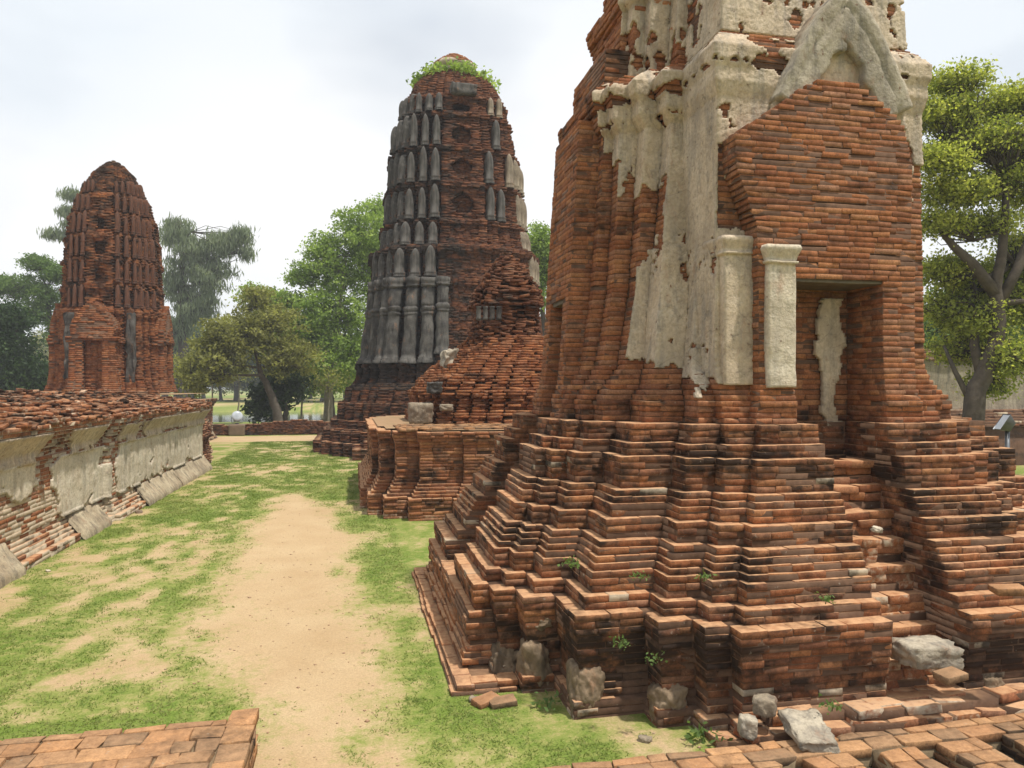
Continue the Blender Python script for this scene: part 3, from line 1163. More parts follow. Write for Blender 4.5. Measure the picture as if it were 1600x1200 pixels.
# wooden lintels
def slab(name, mat, parent, x0, x1, y0, y1, z0, z1, seed=1, nseg=10, amp=0.008, origin=None):
    import bmesh
    bm = bmesh.new()
    bmesh.ops.create_cube(bm, size=1.0)
    bmesh.ops.subdivide_edges(bm, edges=bm.edges[:], cuts=nseg, use_grid_fill=True)
    V = np.array([v.co for v in bm.verts])
    F_ = [[v.index for v in f.verts] for f in bm.faces]
    bm.free()
    ex = np.array([x1 - x0, y1 - y0, z1 - z0])
    # soften corners
    m = np.sort(np.abs(V), 1)
    soft = np.clip((m[:, 1] - 0.44) / 0.06, 0, 1)
    V = V * (1 - 0.03 * soft[:, None])
    W = V * ex + np.array([(x0 + x1) / 2, (y0 + y1) / 2, (z0 + z1) / 2])
    W += (np.stack([fbm(W * 6 + i * 7, seed + i, 3) for i in range(3)], 1) - 0.5) * 2 * amp
    return mesh_py(name, W, F_, mat, parent, True, None, origin)


slab('lintel', M_LINTEL, fp, CX - 0.62, CX + 0.55, CY - 2.18, CY - 1.6, 3.565, 3.605, 2)
slab('lintel', M_LINTEL, sp, CX - 2.06, CX - 1.5, CY - 0.36, CY + 0.36, 3.545, 3.60, 3)

# white plastered column by the doorway, with capital
def column(x0, x1, y0, y1, z0, z1, name, mat, seed):
    V, Fc = [], []
    cx_, cy_ = (x0 + x1) / 2, (y0 + y1) / 2
    hx, hy = (x1 - x0) / 2, (y1 - y0) / 2
    prof = [(z0, 0), (z0 + 0.02, 0.0), (z1 - 0.17, -0.008), (z1 - 0.165, 0.012), (z1 - 0.145, 0.016), (z1 - 0.14, 0.0), (z1 - 0.08, 0.018), (z1 - 0.05, 0.03), (z1 - 0.03, 0.035), (z1, 0.025)]
    zs, es = [], []
    for (a, e), (b, f) in zip(prof, prof[1:]):
        n = max(1, int((b - a) / 0.025))
        for i in range(n):
            zs.append(a + (b - a) * i / n)
            es.append(e + (f - e) * i / n)
    zs.append(z1)
    es.append(prof[-1][1])
    ring = []
    nn = 10
    for s_ in range(4):
        for i in range(nn):
            t = -1 + 2 * i / nn
            p = [(t, -1), (1, t), (-t, 1), (-1, -t)][s_]
            c = abs(abs(p[0]) - abs(p[1])) < 0.01
            ring.append((p[0] * (0.97 if c else 1), p[1] * (0.97 if c else 1)))
    m = len(ring)
    for z, e in zip(zs, es):
        for p in ring:
            V.append((cx_ + p[0] * (hx + e), cy_ + p[1] * (hy + e), z))
    for i in range(len(zs) - 1):
        for j in range(m):
            a, b = i * m + j, i * m + (j + 1) % m
            Fc.append([a, b, b + m, a + m])
    Fc.append([(len(zs) - 1) * m + j for j in range(m)])
    Fc.append(list(reversed(range(m))))
    V = np.array(V)
    V += (np.stack([fbm(V * 5 + i * 9, seed + i, 4) for i in range(3)], 1) - 0.5) * np.array([0.03, 0.03, 0.02])
    return mesh_py(name, V, Fc, mat, near, False)


c1 = column(CX - 0.765, CX - 0.475, CY - 2.27, CY - 1.9, 2.60, 3.88, 'column', M_PLASTER_PALE, 4)
c1['label'] = 'pale plastered column beside the doorway'
column(CX - 1.10, CX - 0.775, CY - 2.10, CY - 1.75, 2.62, 3.98, 'pilaster', M_PLASTER, 8)
for i_, (bz, bw, bd) in enumerate([(5.34, 0.17, 0.05), (5.27, 0.14, 0.06), (5.20, 0.12, 0.05), (5.13, 0.09, 0.05), (5.07, 0.06, 0.04)]):
    blob('stucco_bracket', M_PLASTER, near, (CX - 0.88, CY - 1.83 - bd * 0.3, bz), (bw, 0.12, 0.075), 230 + i_, 0.18, 3, box=0.7)


# plaster coat over the body: front-left corner of the redented plan
def coat_line(z, quad=3):
    """Outline from the porch on the front, round the main corner, to the porch on the left."""
    lv, bp = body_levels(z)
    p = redent(lv, 0, 0, None, bp)
    # quadrant 3 (left-front) starts at index 3*len/4
    n = len(p) // 4
    return np.array(p[quad * n:(quad + 1) * n])   # 3: left porch round to front porch; 0: front porch round to right porch


def coat(name, mat, z0, z1, maskfn, seed, off=0.018, res=0.016, quad=3, line=None):
    line = line or coat_line
    q0 = line(4.0, quad)
    nseg = len(q0) - 1
    us = []
    for s_ in range(nseg):
        L = np.hypot(*(q0[s_ + 1] - q0[s_]))
        n = max(2, int(L / res))
        us += [s_ + i / n for i in range(n)]
    us.append(nseg)
    zs = np.arange(z0, z1, res)
    cache = {}

    def fn(u, z):
        if z not in cache:
            qq = line(z, quad)
            d = np.diff(qq, axis=0)
            l = np.hypot(d[:, 0], d[:, 1])
            nr = np.stack([d[:, 1], -d[:, 0]], 1) / np.maximum(l, 1e-6)[:, None]
            cache[z] = (qq, nr)
        qq, nr = cache[z]
        i = min(int(u), nseg - 1)
        t = u - i
        p = qq[i] * (1 - t) + qq[i + 1] * t
        if t < 1e-6 and i > 0:
            nn_ = nr[i] + nr[i - 1]
        else:
            nn_ = nr[i]
        return CX + p[0], CY + p[1], nn_[0], nn_[1]

    uu = np.repeat(np.array(us)[None], len(zs), 0).ravel()

    def mask(P):
        return maskfn(uu, P)
    return shell(name, mat, near, fn, None, us, zs, mask, thick=0.022, off=off, seed=seed, bumpy=0.007)


# facets along u (7 wide): left half 0..6 = left side from its porch, 6..13 = front side towards its porch
def coat_mask(u, P):
    z = P[:, 2]
    f = np.floor(u).astype(int)
    nmax = 12
    m = np.full(len(u), -1.0)
    nz_ = fbm(P * np.array([3.4, 3.4, 2.0]), 71, 5) - 0.5
    nf = fbm(P * 16.0, 72, 4) - 0.5
    # numbering from the porch end on the front: nmax-1 = facet touching the porch
    front = {}
    tab = {
        # facet: [(z, value) ...]
        0: [(2, -1), (4.9, -1), (5.3, 0.35), (5.9, 0.4)],
        1: [(2, -1), (4.7, -1), (5.1, 0.4), (5.9, 0.4)],
        2: [(2, -1), (3.9, -.9), (4.4, -0.4), (4.8, .35), (5.9, 0.5)],
        3: [(2, -1), (3.0, -.9), (4.2, -.3), (4.6, .3), (5.9, 0.5)],
        4: [(2, -1), (2.7, -.6), (2.95, 0.25), (3.7, 0.35), (4.0, -.05), (4.6, 0.1), (4.9, .5), (5.9, 0.6)],
        5: [(2, -1), (2.75, -.4), (2.95, .42), (3.6, 0.42), (3.8, .1), (4.2, 0.0), (4.7, 0.1), (5.1, .35), (5.9, 0.6)],
        6: [(2, -1), (2.72, -.35), (2.85, .35), (3.5, .5), (3.68, .25), (3.85, .22), (4.1, .5), (5.7, .9), (5.9, .4)],
        7: [(2, -1), (2.66, -.2), (2.74, .5), (3.7, .5), (4.2, .2), (5.5, .5), (5.9, 0.2)],
        8: [(2, -1), (2.62, -.1), (2.70, .5), (3.8, .5), (4.2, -.2), (4.5, -.35), (4.75, .2), (5.0, .5), (5.9, 0.2)],
        9: [(2, -1), (2.6, -.1), (2.66, .6), (3.7, .5), (4.1, -.5), (4.6, -.4), (4.8, .3), (5.9, .3)],
        10: [(2, -1), (2.6, -.1), (2.66, .6), (3.7, .5), (4.1, -.5), (4.7, -.5), (4.95, .3), (5.9, .3)],
        11: [(2, -1), (2.6, -.1), (2.66, .6), (3.7, .5), (4.1, -.5), (4.8, -.5), (5.0, .3), (5.9, .3)],
    }
    for k, tb in tab.items():
        i = f == k
        m[i] = np.interp(z[i], [a for a, b in tb], [b for a, b in tb])
    m[f > 11] = 0.4
    # smooth transitions across facets keep corners whole
    m = np.minimum(m, 0.34)
    m = m - 0.55 * np.exp(-((z - 5.62) / 0.06) ** 2) - 0.4 * np.exp(-((z - 5.84) / 0.06) ** 2) - 0.25 * np.exp(-((z - 5.40) / 0.04) ** 2)
    return m + nz_ * 1.35 + nf * 0.55


coat('plaster_coat', M_PLASTER, 2.5, 5.93, coat_mask, 31)


def bay_line(z, quad):
    bw, bf = bay_dims(z)
    return np.array([(-bw, -1.1), (-bw, -bf), (bw, -bf), (bw, -1.1)])


def bay_mask(u, P):
    x, z = P[:, 0] - CX, P[:, 2]
    nz_ = fbm(P * np.array([3.2, 3.2, 2.0]), 171, 5) - 0.5
    nf = fbm(P * 16.0, 172, 4) - 0.5
    lft = np.interp(z, [2.5, 2.62, 2.68, 3.8, 4.05, 4.15, 4.70, 4.95, 5.3, 5.95], [-1, -.1, .6, .5, .25, -.6, -.45, .3, .32, .12])
    mid_ = np.interp(z, [4.9, 5.15, 5.4, 5.95], [-1, -0.1, 0.25, 0.0])
    rgt = np.interp(z, [4.3, 4.7, 5.0, 5.3, 5.95], [-0.9, -.15, .25, .25, .05])
    m = np.where(x < -0.55, lft, np.where(x < 0.55, mid_, rgt))
    side = (u < 1.0)
    sd = np.interp(z, [2.5, 2.66, 2.74, 3.55, 3.72, 3.95, 4.1, 5.3, 5.95], [-1, -.1, .45, .45, .05, .02, .40, .40, .1])
    m = np.where(side, sd, m)
    m = m - 0.55 * np.exp(-((z - 5.62) / 0.05) ** 2) - 0.35 * np.exp(-((z - 5.84) / 0.06) ** 2)
    m = m + 0.16 * (z > 5.3)
    return m + nz_ * 1.7 + nf * 0.8


coat('bay_plaster', M_PLASTER, 2.5, 5.95, bay_mask, 37, line=bay_line)


def bay2_mask(u, P):
    nz_ = fbm(P * np.array([2.6, 2.6, 1.6]), 181, 4) - 0.5
    return nz_ * 1.8 + (fbm(P * 10.0, 182, 3) - 0.5) * 0.6 + 0.05


coat('bay_plaster', M_PLASTER, 5.96, 6.9, bay2_mask, 38, line=bay_line)


def coat_r_mask(u, P):
    z = P[:, 2]
    nz_ = fbm(P * np.array([3.0, 3.0, 1.8]), 75, 5) - 0.5
    nf = fbm(P * 12.0, 76, 3) - 0.5
    return np.interp(z, [4.2, 4.6, 5.0, 5.3, 5.92], [-0.9, -0.15, 0.25, 0.4, 0.25]) + nz_ * 1.3 + nf * 0.5


coat('plaster_coat', M_PLASTER, 4.2, 5.93, coat_r_mask, 33, quad=0)


def coat2_mask(u, P):
    z = P[:, 2]
    nz_ = fbm(P * np.array([2.2, 2.2, 1.6]), 81, 4) - 0.5
    nf = fbm(P * 9.0, 82, 3) - 0.5
    return 0.12 + nz_ * 1.7 + nf * 0.4 + np.interp(z, [5.95, 6.1, 6.7, 7.1], [0.0, -0.05, 0.1, -0.2])


coat('upper_plaster', M_PLASTER, 5.95, 7.1, coat2_mask, 35)
coat('upper_plaster', M_PLASTER, 5.95, 7.1, coat2_mask, 36, quad=0)


# broken plaster gable arch above the doorway
def arch_band():
    cxa = CX + 0.13
    ts = np.linspace(-1, 1, 81)
    X = np.sign(ts) * 0.70 * np.abs(ts) ** 0.75
    Z = 6.32 - 1.05 * (np.abs(X) / 0.70) ** 1.55
    tx, tz = np.gradient(X), np.gradient(Z)
    ln = np.hypot(tx, tz)
    nx_i, nz_i = tz / ln, -tx / ln
    V, Fc = [], []
    nw = 12
    for i, t in enumerate(ts):
        w = 0.37 - 0.05 * abs(t)
        w *= 0.62 + 0.9 * n1(X[i] * 5, Z[i] * 5, 3.3, 91, 4)
        for f, yb in ((0, 1), (1, 0)):
            for j in range(nw):
                s_ = j / (nw - 1)
                r0 = -0.012 + 0.03 * (n1(X[i] * 9, Z[i] * 9, 1, 94, 2) - 0.5)
                q = r0 + w * s_
                groove = 0.02 * (abs(s_ - 0.35) < 0.06) if f == 0 else 0
                y = (CY - 2.15 + groove + 0.02 * s_ - 0.02 * (n1(X[i] * 3, Z[i] * 3, 0, 92, 3) - 0.5)) if f == 0 else CY - 1.86
                V.append((cxa + X[i] + nx_i[i] * q, y, Z[i] + nz_i[i] * q))
    m = 2 * nw
    order = list(range(nw)) + [nw + j for j in reversed(range(nw))]
    for i in range(len(ts) - 1):
        for k in range(m):
            a, b = i * m + order[k], i * m + order[(k + 1) % m]
            Fc.append([b, a, a + m, b + m])
    Fc.append([order[k] for k in range(m)])
    Fc.append([(len(ts) - 1) * m + order[k] for k in reversed(range(m))])
    V = np.array(V)
    V += (np.stack([fbm(V * 14 + i * 5, 93 + i, 3) for i in range(3)], 1) - 0.5) * 0.018
    o = mesh_py('gable_arch', V, Fc, M_PLASTER_STONE2, fbay, False)
    o['label'] = 'broken grey plaster arch band over the door gable'


M_PLASTER_STONE2 = plaster_material('greyed_plaster', (0.44, 0.385, 0.295), (0.33, 0.28, 0.21), (0.20, 0.18, 0.15), 0.9)
arch_band()


# plaster field between the arch and the brick gable, and shoulder right of it
def flat_shell(name, mat, parent, x0, x1, z0, z1, yf, maskfn, seed, off=0.0, res=0.02, bumpy=0.014):
    us = np.arange(x0, x1, res)
    zs = np.arange(z0, z1, res)
    return shell(name, mat, parent, lambda u, z: (u, yf(u, z) if callable(yf) else yf, 0, -1), None, us, zs, maskfn, thick=0.05, off=off, seed=seed, bumpy=bumpy)


def field_mask(P):
    x, z = P[:, 0] - CX - 0.13, P[:, 2]
    top = 6.20 - 1.0 * (np.abs(x) / 0.70) ** 1.7
    m = np.minimum(top - z, 1) * 4
    m = np.minimum(m, (z - 5.1) * 4 + 0.4)
    return m + (fbm(P * 4, 95, 3) - 0.5) * 0.7


flat_shell('gable_field', M_PLASTER, fbay, CX - 0.66, CX + 0.9, 5.1, 6.2, CY - 2.03, field_mask, 96, off=0.02)


# plaster left inside the doorway
def door_mask(P):
    x, z = P[:, 0] - CX, P[:, 2]
    band = 0.10 - np.abs(x - 0.22 - 0.05 * np.sin(z * 4)) + np.interp(z, [2.3, 2.7, 3.0, 3.4], [-0.04, -0.02, 0.06, 0.02])
    return band * 3 + (fbm(P * np.array([4, 4, 3]), 99, 4) - 0.5) * 1.1


flat_shell('door_plaster', M_PLASTER, fp, CX - 0.45, CX + 0.45, 2.2, 3.5, CY - 1.74, door_mask, 100, off=0.02)

# lumps of old render clinging to the corners of the foot (parts of the base)
for i, (ox, oy, oz, sx, sy, sz) in enumerate([(-2.64, -2.63, 0.20, 0.34, 0.34, 0.62), (-2.92, -2.07, 0.22, 0.34, 0.32, 0.62), (-3.12, -1.80, 0.14, 0.36, 0.32, 0.46),
                                              (-2.07, -2.93, 0.16, 0.36, 0.30, 0.48), (-2.40, -2.64, 0.02, 0.62, 0.26, 0.20), (-2.86, -2.10, 0.60, 0.20, 0.20, 0.16), (0.62, -3.26, 0.20, 0.36, 0.26, 0.36), (-1.0, -3.27, 0.0, 1.3, 0.22, 0.16)]):
    blob('render_lump', M_RENDER, near, (CX + ox + 0.07 * (ox < -1.5), CY + oy + 0.07, oz - 0.03), (sx * 0.80, sy * 0.80, sz * 0.72), 200 + i, 0.5, 5, box=0.35, smooth=False)

# =================================================================== LEDGE, LOOSE STONES near the stairs
ledge = empty('brick_ledge', (4.3, 4.8, 0), 'low crumbling brick ledge running along the foot of the nearest stepped base', 'ledge')
bs = Bricks()
for k in range(3):
    y0 = 4.64 + 0.07 * k
    n_x = 2.55 + 0.2 * k
    segs = [(n_x, 3.6), (3.6, 4.9), (4.9, 6.1), (6.1, 7.6)]
    for (a, b_) in segs:
        j = random.uniform(-0.03, 0.05)
        lay_poly(bs, rect(a, b_, y0 + j, 5.3), -0.02 + k * 0.075, 0.075, k, D=0.22, Lr=(0.2, 0.34), skip=0.10 if k == 2 else 0.04, rows=2)
bs.build('ledge_course', M_BRICK, ledge, erode=0.06, jit=0.011, yaw=0.07, tilt=0.04, chip=0.022, seed=33, wash=lambda C, r: 0.26 * r.random(len(C)) + 0.05, mould=lambda C, n: -0.1 + 0 * C[:, 0])

GST = 'loose stones and bricks around the stair foot'
st = [
    ('stone_slab', (1447, 1015, 5.75), (0.42, 0.30, 0.17), 0.7, 'large pale weathered stone block lying on the lower stair', 'stone', M_PLASTER_STONE2),
    ('stone_slab', (1263, 1114, 5.12), (0.27, 0.36, 0.075), 0.7, 'whitish broken slab leaning on the ledge left of the stair foot', 'stone', M_PLASTER_STONE2),
    ('stone', (1370, 826, 6.35), (0.10, 0.08, 0.05), 0.3, 'small white stone lying high on the stair', 'stone', M_PLASTER_PALE),
    ('stone', (1195, 1098, 5.30), (0.16, 0.16, 0.13), 0.4, 'round grey stone tucked against the ledge beside the whitish slab', 'stone', M_PLASTER_STONE),
    ('stone', (1168, 1130, 5.2), (0.14, 0.12, 0.14), 0.5, 'pale upright stone at the left end of the ledge', 'stone', M_PLASTER_STONE2),
    ('stone', (740, 1092, 6.1), (0.09, 0.08, 0.05), 0.3, 'small pale stone on the grass by the left base corner', 'stone', M_PLASTER_STONE),
    ('stone', (217, 793, 15.2), (0.22, 0.13, 0.09), 0.3, 'dark stone lying on the lawn at the foot of the left wall', 'stone', M_CONC),
    ('stone', (75, 891, 10.4), (0.09, 0.06, 0.03), 0.3, 'small white stone on the lawn in front of the left wall', 'stone', M_PLASTER_PALE),
    ('stone', (1008, 1150, 5.4), (0.10, 0.08, 0.06), 0.3, 'little brown stone on the dry grass before the ledge', 'stone', M_PLASTER_STONE),
]
for i, (nm, (px, py, d), size, bx, lab, cat, mt) in enumerate(st):
    p = at3(px, py, d)
    z = p.z
    if px < 1100:
        z = size[2] * 0.35
    o = blob(nm, mt, None, (0, 0, 0), size, 300 + i, 0.26, 4, box=min(1.0, bx + 0.25), smooth=False)
    o.location = (p.x, p.y, z - (0.115 if i == 1 else 0.15 * size[2]))
    o.rotation_euler = (0.2 if i == 1 else 0.08 * (i % 3), 0.06, -0.15 if i == 1 else 0.3 * i)
    tag(o, lab, cat, GST)

# loose bricks
lb = [(785, 1092, 6.02, 'flat loose brick half sunk in the grass by the left base corner', 0.1), (760, 1096, 6.05, 'broken brick beside the small pale stone at the base corner', 0.5),
      (1575, 922, 5.6, 'orange loose brick resting crooked on the right hand steps', -0.3), (1485, 1056, 5.45, 'reddish loose brick on the lowest stair beside the stone block', 0.2)]
for i, (px, py, d, lab, rz) in enumerate(lb):
    p = at3(px, py, d)
    bs = Bricks()
    bs.add(0, 0, 0, 1, 0, 0.22, 0.13, 0.055)
    o = bs.build('loose_brick', M_PAVE, None, erode=0.0, jit=0.006, chip=0.03, seed=400 + i)
    o.location = (p.x, p.y, 0.02 if px < 900 else p.z)
    o.rotation_euler = (0.05, -0.04, rz)
    tag(o, lab, 'brick', GST)

# =================================================================== FOREGROUND FOUNDATIONS
found = empty('brick_foundation', (3.5, 4.2, 0), 'notched orange brick foundation crossing the bottom right foreground', 'foundation')
bs = Bricks()
ZF = 0.15


pave(bs, 1.15, 9.0, 4.36, 4.60, ZF, 0.06)
bs.prism(rect(1.17, 9.0, 4.37, 4.59), -0.05, ZF - 0.02)
xk = 1.3
while xk < 8.6:
    wd = random.uniform(0.30, 0.36)
    fr = random.uniform(3.3, 3.5)
    zt = ZF + random.uniform(-0.006, 0.012)
    pave(bs, xk, xk + wd, fr, 4.355, zt, 0.06, (0.16, 0.30), 0.16)
    for k in range(3):
        lay_poly(bs, rect(xk, xk + wd, fr, 4.36), zt - 0.075 - (k + 1) * 0.065, 0.065, k, D=0.12, Lr=(0.2, 0.28), core=False)
    bs.prism(rect(xk + 0.02, xk + wd - 0.02, fr + 0.02, 4.37), -0.08, zt - 0.02)
    xk += wd + random.uniform(0.17, 0.22)
bs.build('foundation_course', M_PAVE, found, erode=0.0, jit=0.009, yaw=0.025, tilt=0.015, chip=0.035, seed=41, mould=lambda C, n: 0.02 + 0.4 * (C[:, 2] < 0.08), wash=lambda C, r: 0.12 * r.random(len(C)))

M_PIT_SHADE = simple_mat('pit_shade_dark', (0.06, 0.048, 0.032), (0.035, 0.034, 0.022), 9, 0.95, 0.8)
mesh_py('pit_shade_sheet', [(1.25, 3.2, 0.025), (9.0, 3.2, 0.025), (9.0, 4.38, 0.025), (1.25, 4.38, 0.025)], [[0, 1, 2, 3]], M_PIT_SHADE, found)  # dark sheet painting the shade of the pits over the ground
stub = empty('brick_wall_stub', (-2.2, 5.0, 0), 'low block of square orange bricks at the bottom left foreground corner', 'wall')
bs = Bricks()
ZS = 0.26
pave(bs, -4.2, -0.86, 3.9, 5.50, ZS, 0.058, (0.22, 0.34), 0.17)
yk = 3.9
while yk < 5.45:
    bs.add(-0.755, yk + 0.12, ZS - 0.028 + random.uniform(-0.004, 0.004), 0, 1, 0.235, 0.19, 0.06)
    yk += 0.245
for k in range(4):
    lay_poly(bs, rect(-4.2, -0.655, 3.9, 5.50), ZS - 0.062 - (k + 1) * 0.063, 0.063, k, D=0.15, Lr=(0.2, 0.3))
bs.prism(rect(-4.2, -0.68, 3.93, 5.48), -0.1, ZS - 0.022)
bs.build('brick_course', M_PAVE, stub, erode=0.004, jit=0.010, yaw=0.03, tilt=0.02, chip=0.04, seed=43, mould=lambda C, n: 0.16 + 0 * C[:, 0], wash=lambda C, r: 0.12 * r.random(len(C)))

# =================================================================== RUINED PRANG ON ITS PLATFORM (behind the near prang)
PX, PY = 4.4, 18.9
plat = empty('brick_platform', (PX, PY, 0), 'waist high red brick platform with moulded foot behind the nearest prang', 'platform')
PF = [(0.0, 0.0), (0.42, 0.0), (0.43, 0.07), (0.50, 0.12), (0.58, 0.17), (0.66, 0.22), (0.72, 0.26), (0.8, 0.28), (1.45, 0.28), (1.52, 0.25), (1.6, 0.22), (1.8, 0.20)]


def plat_poly(z):
    s = lerp_tab(PF, z)
    return [(PX + (x - PX) * 0.9, y) for x, y in redent([(2.75 - s, 4.70 - s), (3.70 - s, 4.55 - s), (4.22 - s, 4.22 - s)], PX, PY)]


bs = Bricks()
lay(bs, plat_poly, -0.02, 1.74, 0.064, D=0.26, Lr=(0.2, 0.3), skip=0.012, core_t=0.028)
bs.build('platform_wall', M_BRICK, plat, bevel=True, erode=0.025, seed=51, mould=lambda C, n: 0.12 + 0.25 * np.exp(-((C[:, 2] - 0.9) / 0.3) ** 2), wash=lambda C, r: 0.3 * np.clip((0.5 - C[:, 2]) / 0.5, 0, 1) * r.random(len(C)))
tp = inset(plat_poly(1.72), 0.2)
mesh_py('platform_top', [(x, y, 1.735) for x, y in tp], [list(range(len(tp)))], M_DUSTY, plat)
bs = Bricks()
pave(bs, PX - 3.5, PX + 3.5, PY - 4.05, PY - 2.2, 1.765, 0.05, (0.2, 0.32), 0.16, 0.16)
bs.build('platform_paving', M_PAVE, plat, bevel=False, erode=0.0, jit=0.012, yaw=0.06, tilt=0.05, seed=56, mould=lambda C, n: 0.1 + 0 * C[:, 0])

ruin = empty('ruined_prang', (PX, PY + 1.0, 1.74), 'collapsed brick prang stump with one jagged pillar standing on the brick platform', 'ruin')
RC = (PX, PY + 0.6)
RPF = [(1.74, 0.0), (2.02, 0.0), (2.05, 0.14), (2.30, 0.14), (2.34, 0.10), (2.50, 0.10), (2.62, 0.26), (2.80, 0.32), (2.95, 0.5), (3.2, 0.75), (3.5, 1.15), (3.8, 1.5), (4.1, 1.8)]


def ruin_poly(z):
    s = lerp_tab(RPF, z)
    return redent([(1.0 - s * 0.6, 3.0 - s), (1.35 - s * 0.65, 2.9 - s), (1.75 - s * 0.7, 2.76 - s), (2.1 - s * 0.75, 2.62 - s), (2.48 - s, 2.48 - s)], *RC)


bs = Bricks()
lay(bs, ruin_poly, 1.74, 3.9, 0.066, D=0.3, Lr=(0.2, 0.3), skip=0.04, rows=1, core_t=0.14)


def ruin_clip(A):
    x, y, z = A[:, 0], A[:, 1], A[:, 2]
    lim = 3.3 + 2.2 * (fbm(np.stack([x * 0.9, y * 0.9, 0 * x], 1), 55, 3) - 0.5) + 0.35 * (x - 3.2)
    return z < lim + 0.4


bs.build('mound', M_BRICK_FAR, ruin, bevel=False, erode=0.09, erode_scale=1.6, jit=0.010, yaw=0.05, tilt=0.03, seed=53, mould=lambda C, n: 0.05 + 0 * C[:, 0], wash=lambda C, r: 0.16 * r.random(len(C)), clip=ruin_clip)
bs = Bricks()
TW = [(3.0, 1.25), (3.5, 1.08), (4.0, 0.92), (4.6, 0.82), (4.75, 0.98), (5.1, 0.9), (5.5, 0.66), (5.8, 0.46), (6.0, 0.30), (6.15, 0.14)]


def tower_poly(z):
    w = lerp_tab(TW, z)
    cx_ = 3.98 + 0.10 * (z - 4) * 0.5 + 0.10 * (n1(z * 2.2, 1, 0, 58) - 0.5)
    cy_ = 19.3
    return redent([(w * 0.45, w), (w * 0.72, w * 0.9), (w * 0.8, w * 0.8)], cx_, cy_)


lay(bs, tower_poly, 3.0, 6.15, 0.066, D=0.26, Lr=(0.2, 0.3), skip=0.18, core_t=0.26)
bs.build('jagged_pillar', M_BRICK_DARK, ruin, bevel=False, erode=0.22, erode_scale=2.4, jit=0.014, yaw=0.14, tilt=0.08, seed=57, mould=lambda C, n: 0.05 + 0 * C[:, 0])
# sloping rubble either side of the pillar
bs = Bricks()
r_ = np.random.default_rng(61)
for i in range(2600):
    x = r_.uniform(2.2, 7.6)
    y = r_.uniform(17.6, 21.6)
    dd = math.hypot((x - 4.3) / 2.5, (y - 19.6) / 2.0)
    z = 2.9 + max(0.0, 1.0 - dd) * 1.15 + 0.5 * (n1(x * 0.9, y * 0.9, 0, 62, 3) - 0.5) + (0.55 if x > 4.9 else 0) * max(0, 1 - abs(x - 6.2) / 1.6)
    if dd > 1.25 and x < 5:
        continue
    a = r_.normal(0, 0.25)
    bs.add(x, y, z, math.cos(a), math.sin(a), r_.uniform(0.16, 0.28), 0.2, 0.075)
bs.hull([(2.4, 17.8, 1.8), (7.6, 17.8, 1.8), (7.6, 21.6, 1.8), (2.4, 21.6, 1.8), (3.4, 18.8, 3.35), (6.6, 18.8, 3.6), (6.6, 20.6, 3.6), (3.4, 20.6, 3.35)],
        [[0, 1, 5, 4], [1, 2, 6, 5], [2, 3, 7, 6], [3, 0, 4, 7], [4, 5, 6, 7]])
bs.build('rubble_slope', M_BRICK_FAR, ruin, bevel=False, erode=0.0, jit=0.02, yaw=0.1, tilt=0.12, seed=63, wash=lambda C, r: 0.2 * r.random(len(C)), mould=lambda C, n: 0.0 + 0 * C[:, 0])
for i, (px, py, d, sx, sy, sz) in enumerate([(658, 646, 16.95, 0.55, 0.5, 0.5), (699, 637, 16.75, 0.30, 0.3, 0.15), (680, 606, 17.1, 0.34, 0.4, 0.26)]):
    p = at3(px, py, d) + Vector((0, 0.2, 0))
    blob('plaster_lump', M_PLASTER_STONE if i != 2 else M_PLASTER_GREY, ruin, p, (sx, sy, sz), 500 + i, 0.30, 4, box=0.85, smooth=False)
p0 = at3(708, 545, 18.3)
slab('plaster_patch', M_PLASTER_STONE2, ruin, p0.x - 0.22, p0.x + 0.14, p0.y + 0.34, p0.y + 0.8, 2.9, 3.55, 5, 10, 0.16)
for i in range(4):
    p = at3(748 + 10.5 * i, 490, 18.4)
    V, Fc = [], []
    lathe(V, Fc, (p.x, p.y, p.z - 0.16), [(0.07, 0), (0.075, 0.05), (0.055, 0.09), (0.07, 0.2), (0.055, 0.3), (0.075, 0.34)], 10)
    mesh_py('baluster', V, Fc, M_PLASTER_GREY, ruin, True)


# =================================================================== FAR PRANGS
def leaf_slab(w, h, t):
    """Upright antefix: moulded foot, squarish shaft bulging forward and a rounded point; front faces -Y, base at z=0."""
    V, Fc = [], []
    prof = [(0.0, 1.08), (0.05, 1.10), (0.07, 0.92), (0.11, 1.04), (0.14, 1.04), (0.16, 0.86), (0.45, 0.90), (0.62, 0.88), (0.76, 0.78), (0.87, 0.60), (0.95, 0.36), (1.0, 0.08)]
    n = 11
    for v, k in prof:
        for j in range(n):
            a = math.pi * j / (n - 1)
            ca, sa = math.cos(a), math.sin(a)
            q = (abs(ca) ** 3.2 + abs(sa) ** 3.2) ** (-1 / 3.2)
            V.append((-w / 2 * k * ca * q, -(t * k * sa * q) - 0.01, v * h))
        V.append((w / 2 * k, 0.22, v * h))
        V.append((-w / 2 * k, 0.22, v * h))
    m = n + 2
    for i in range(len(prof) - 1):
        for j in range(m):
            a, b = i * m + j, i * m + (j + 1) % m
            Fc.append([a, b, b + m, a + m])
    Fc.append([(len(prof) - 1) * m + j for j in range(m)])
    return V, Fc


def child_copy(src, parent, loc_world, rz, scale=(1, 1, 1), mat=None):
    o = src.copy()
    COL.objects.link(o)
    o.parent = parent
    o.location = Vector(loc_world) - Vector(wloc(parent))
    o.rotation_euler = (0, 0, rz)
    o.scale = scale
    if mat is not None:
        o.data = mat
    return o


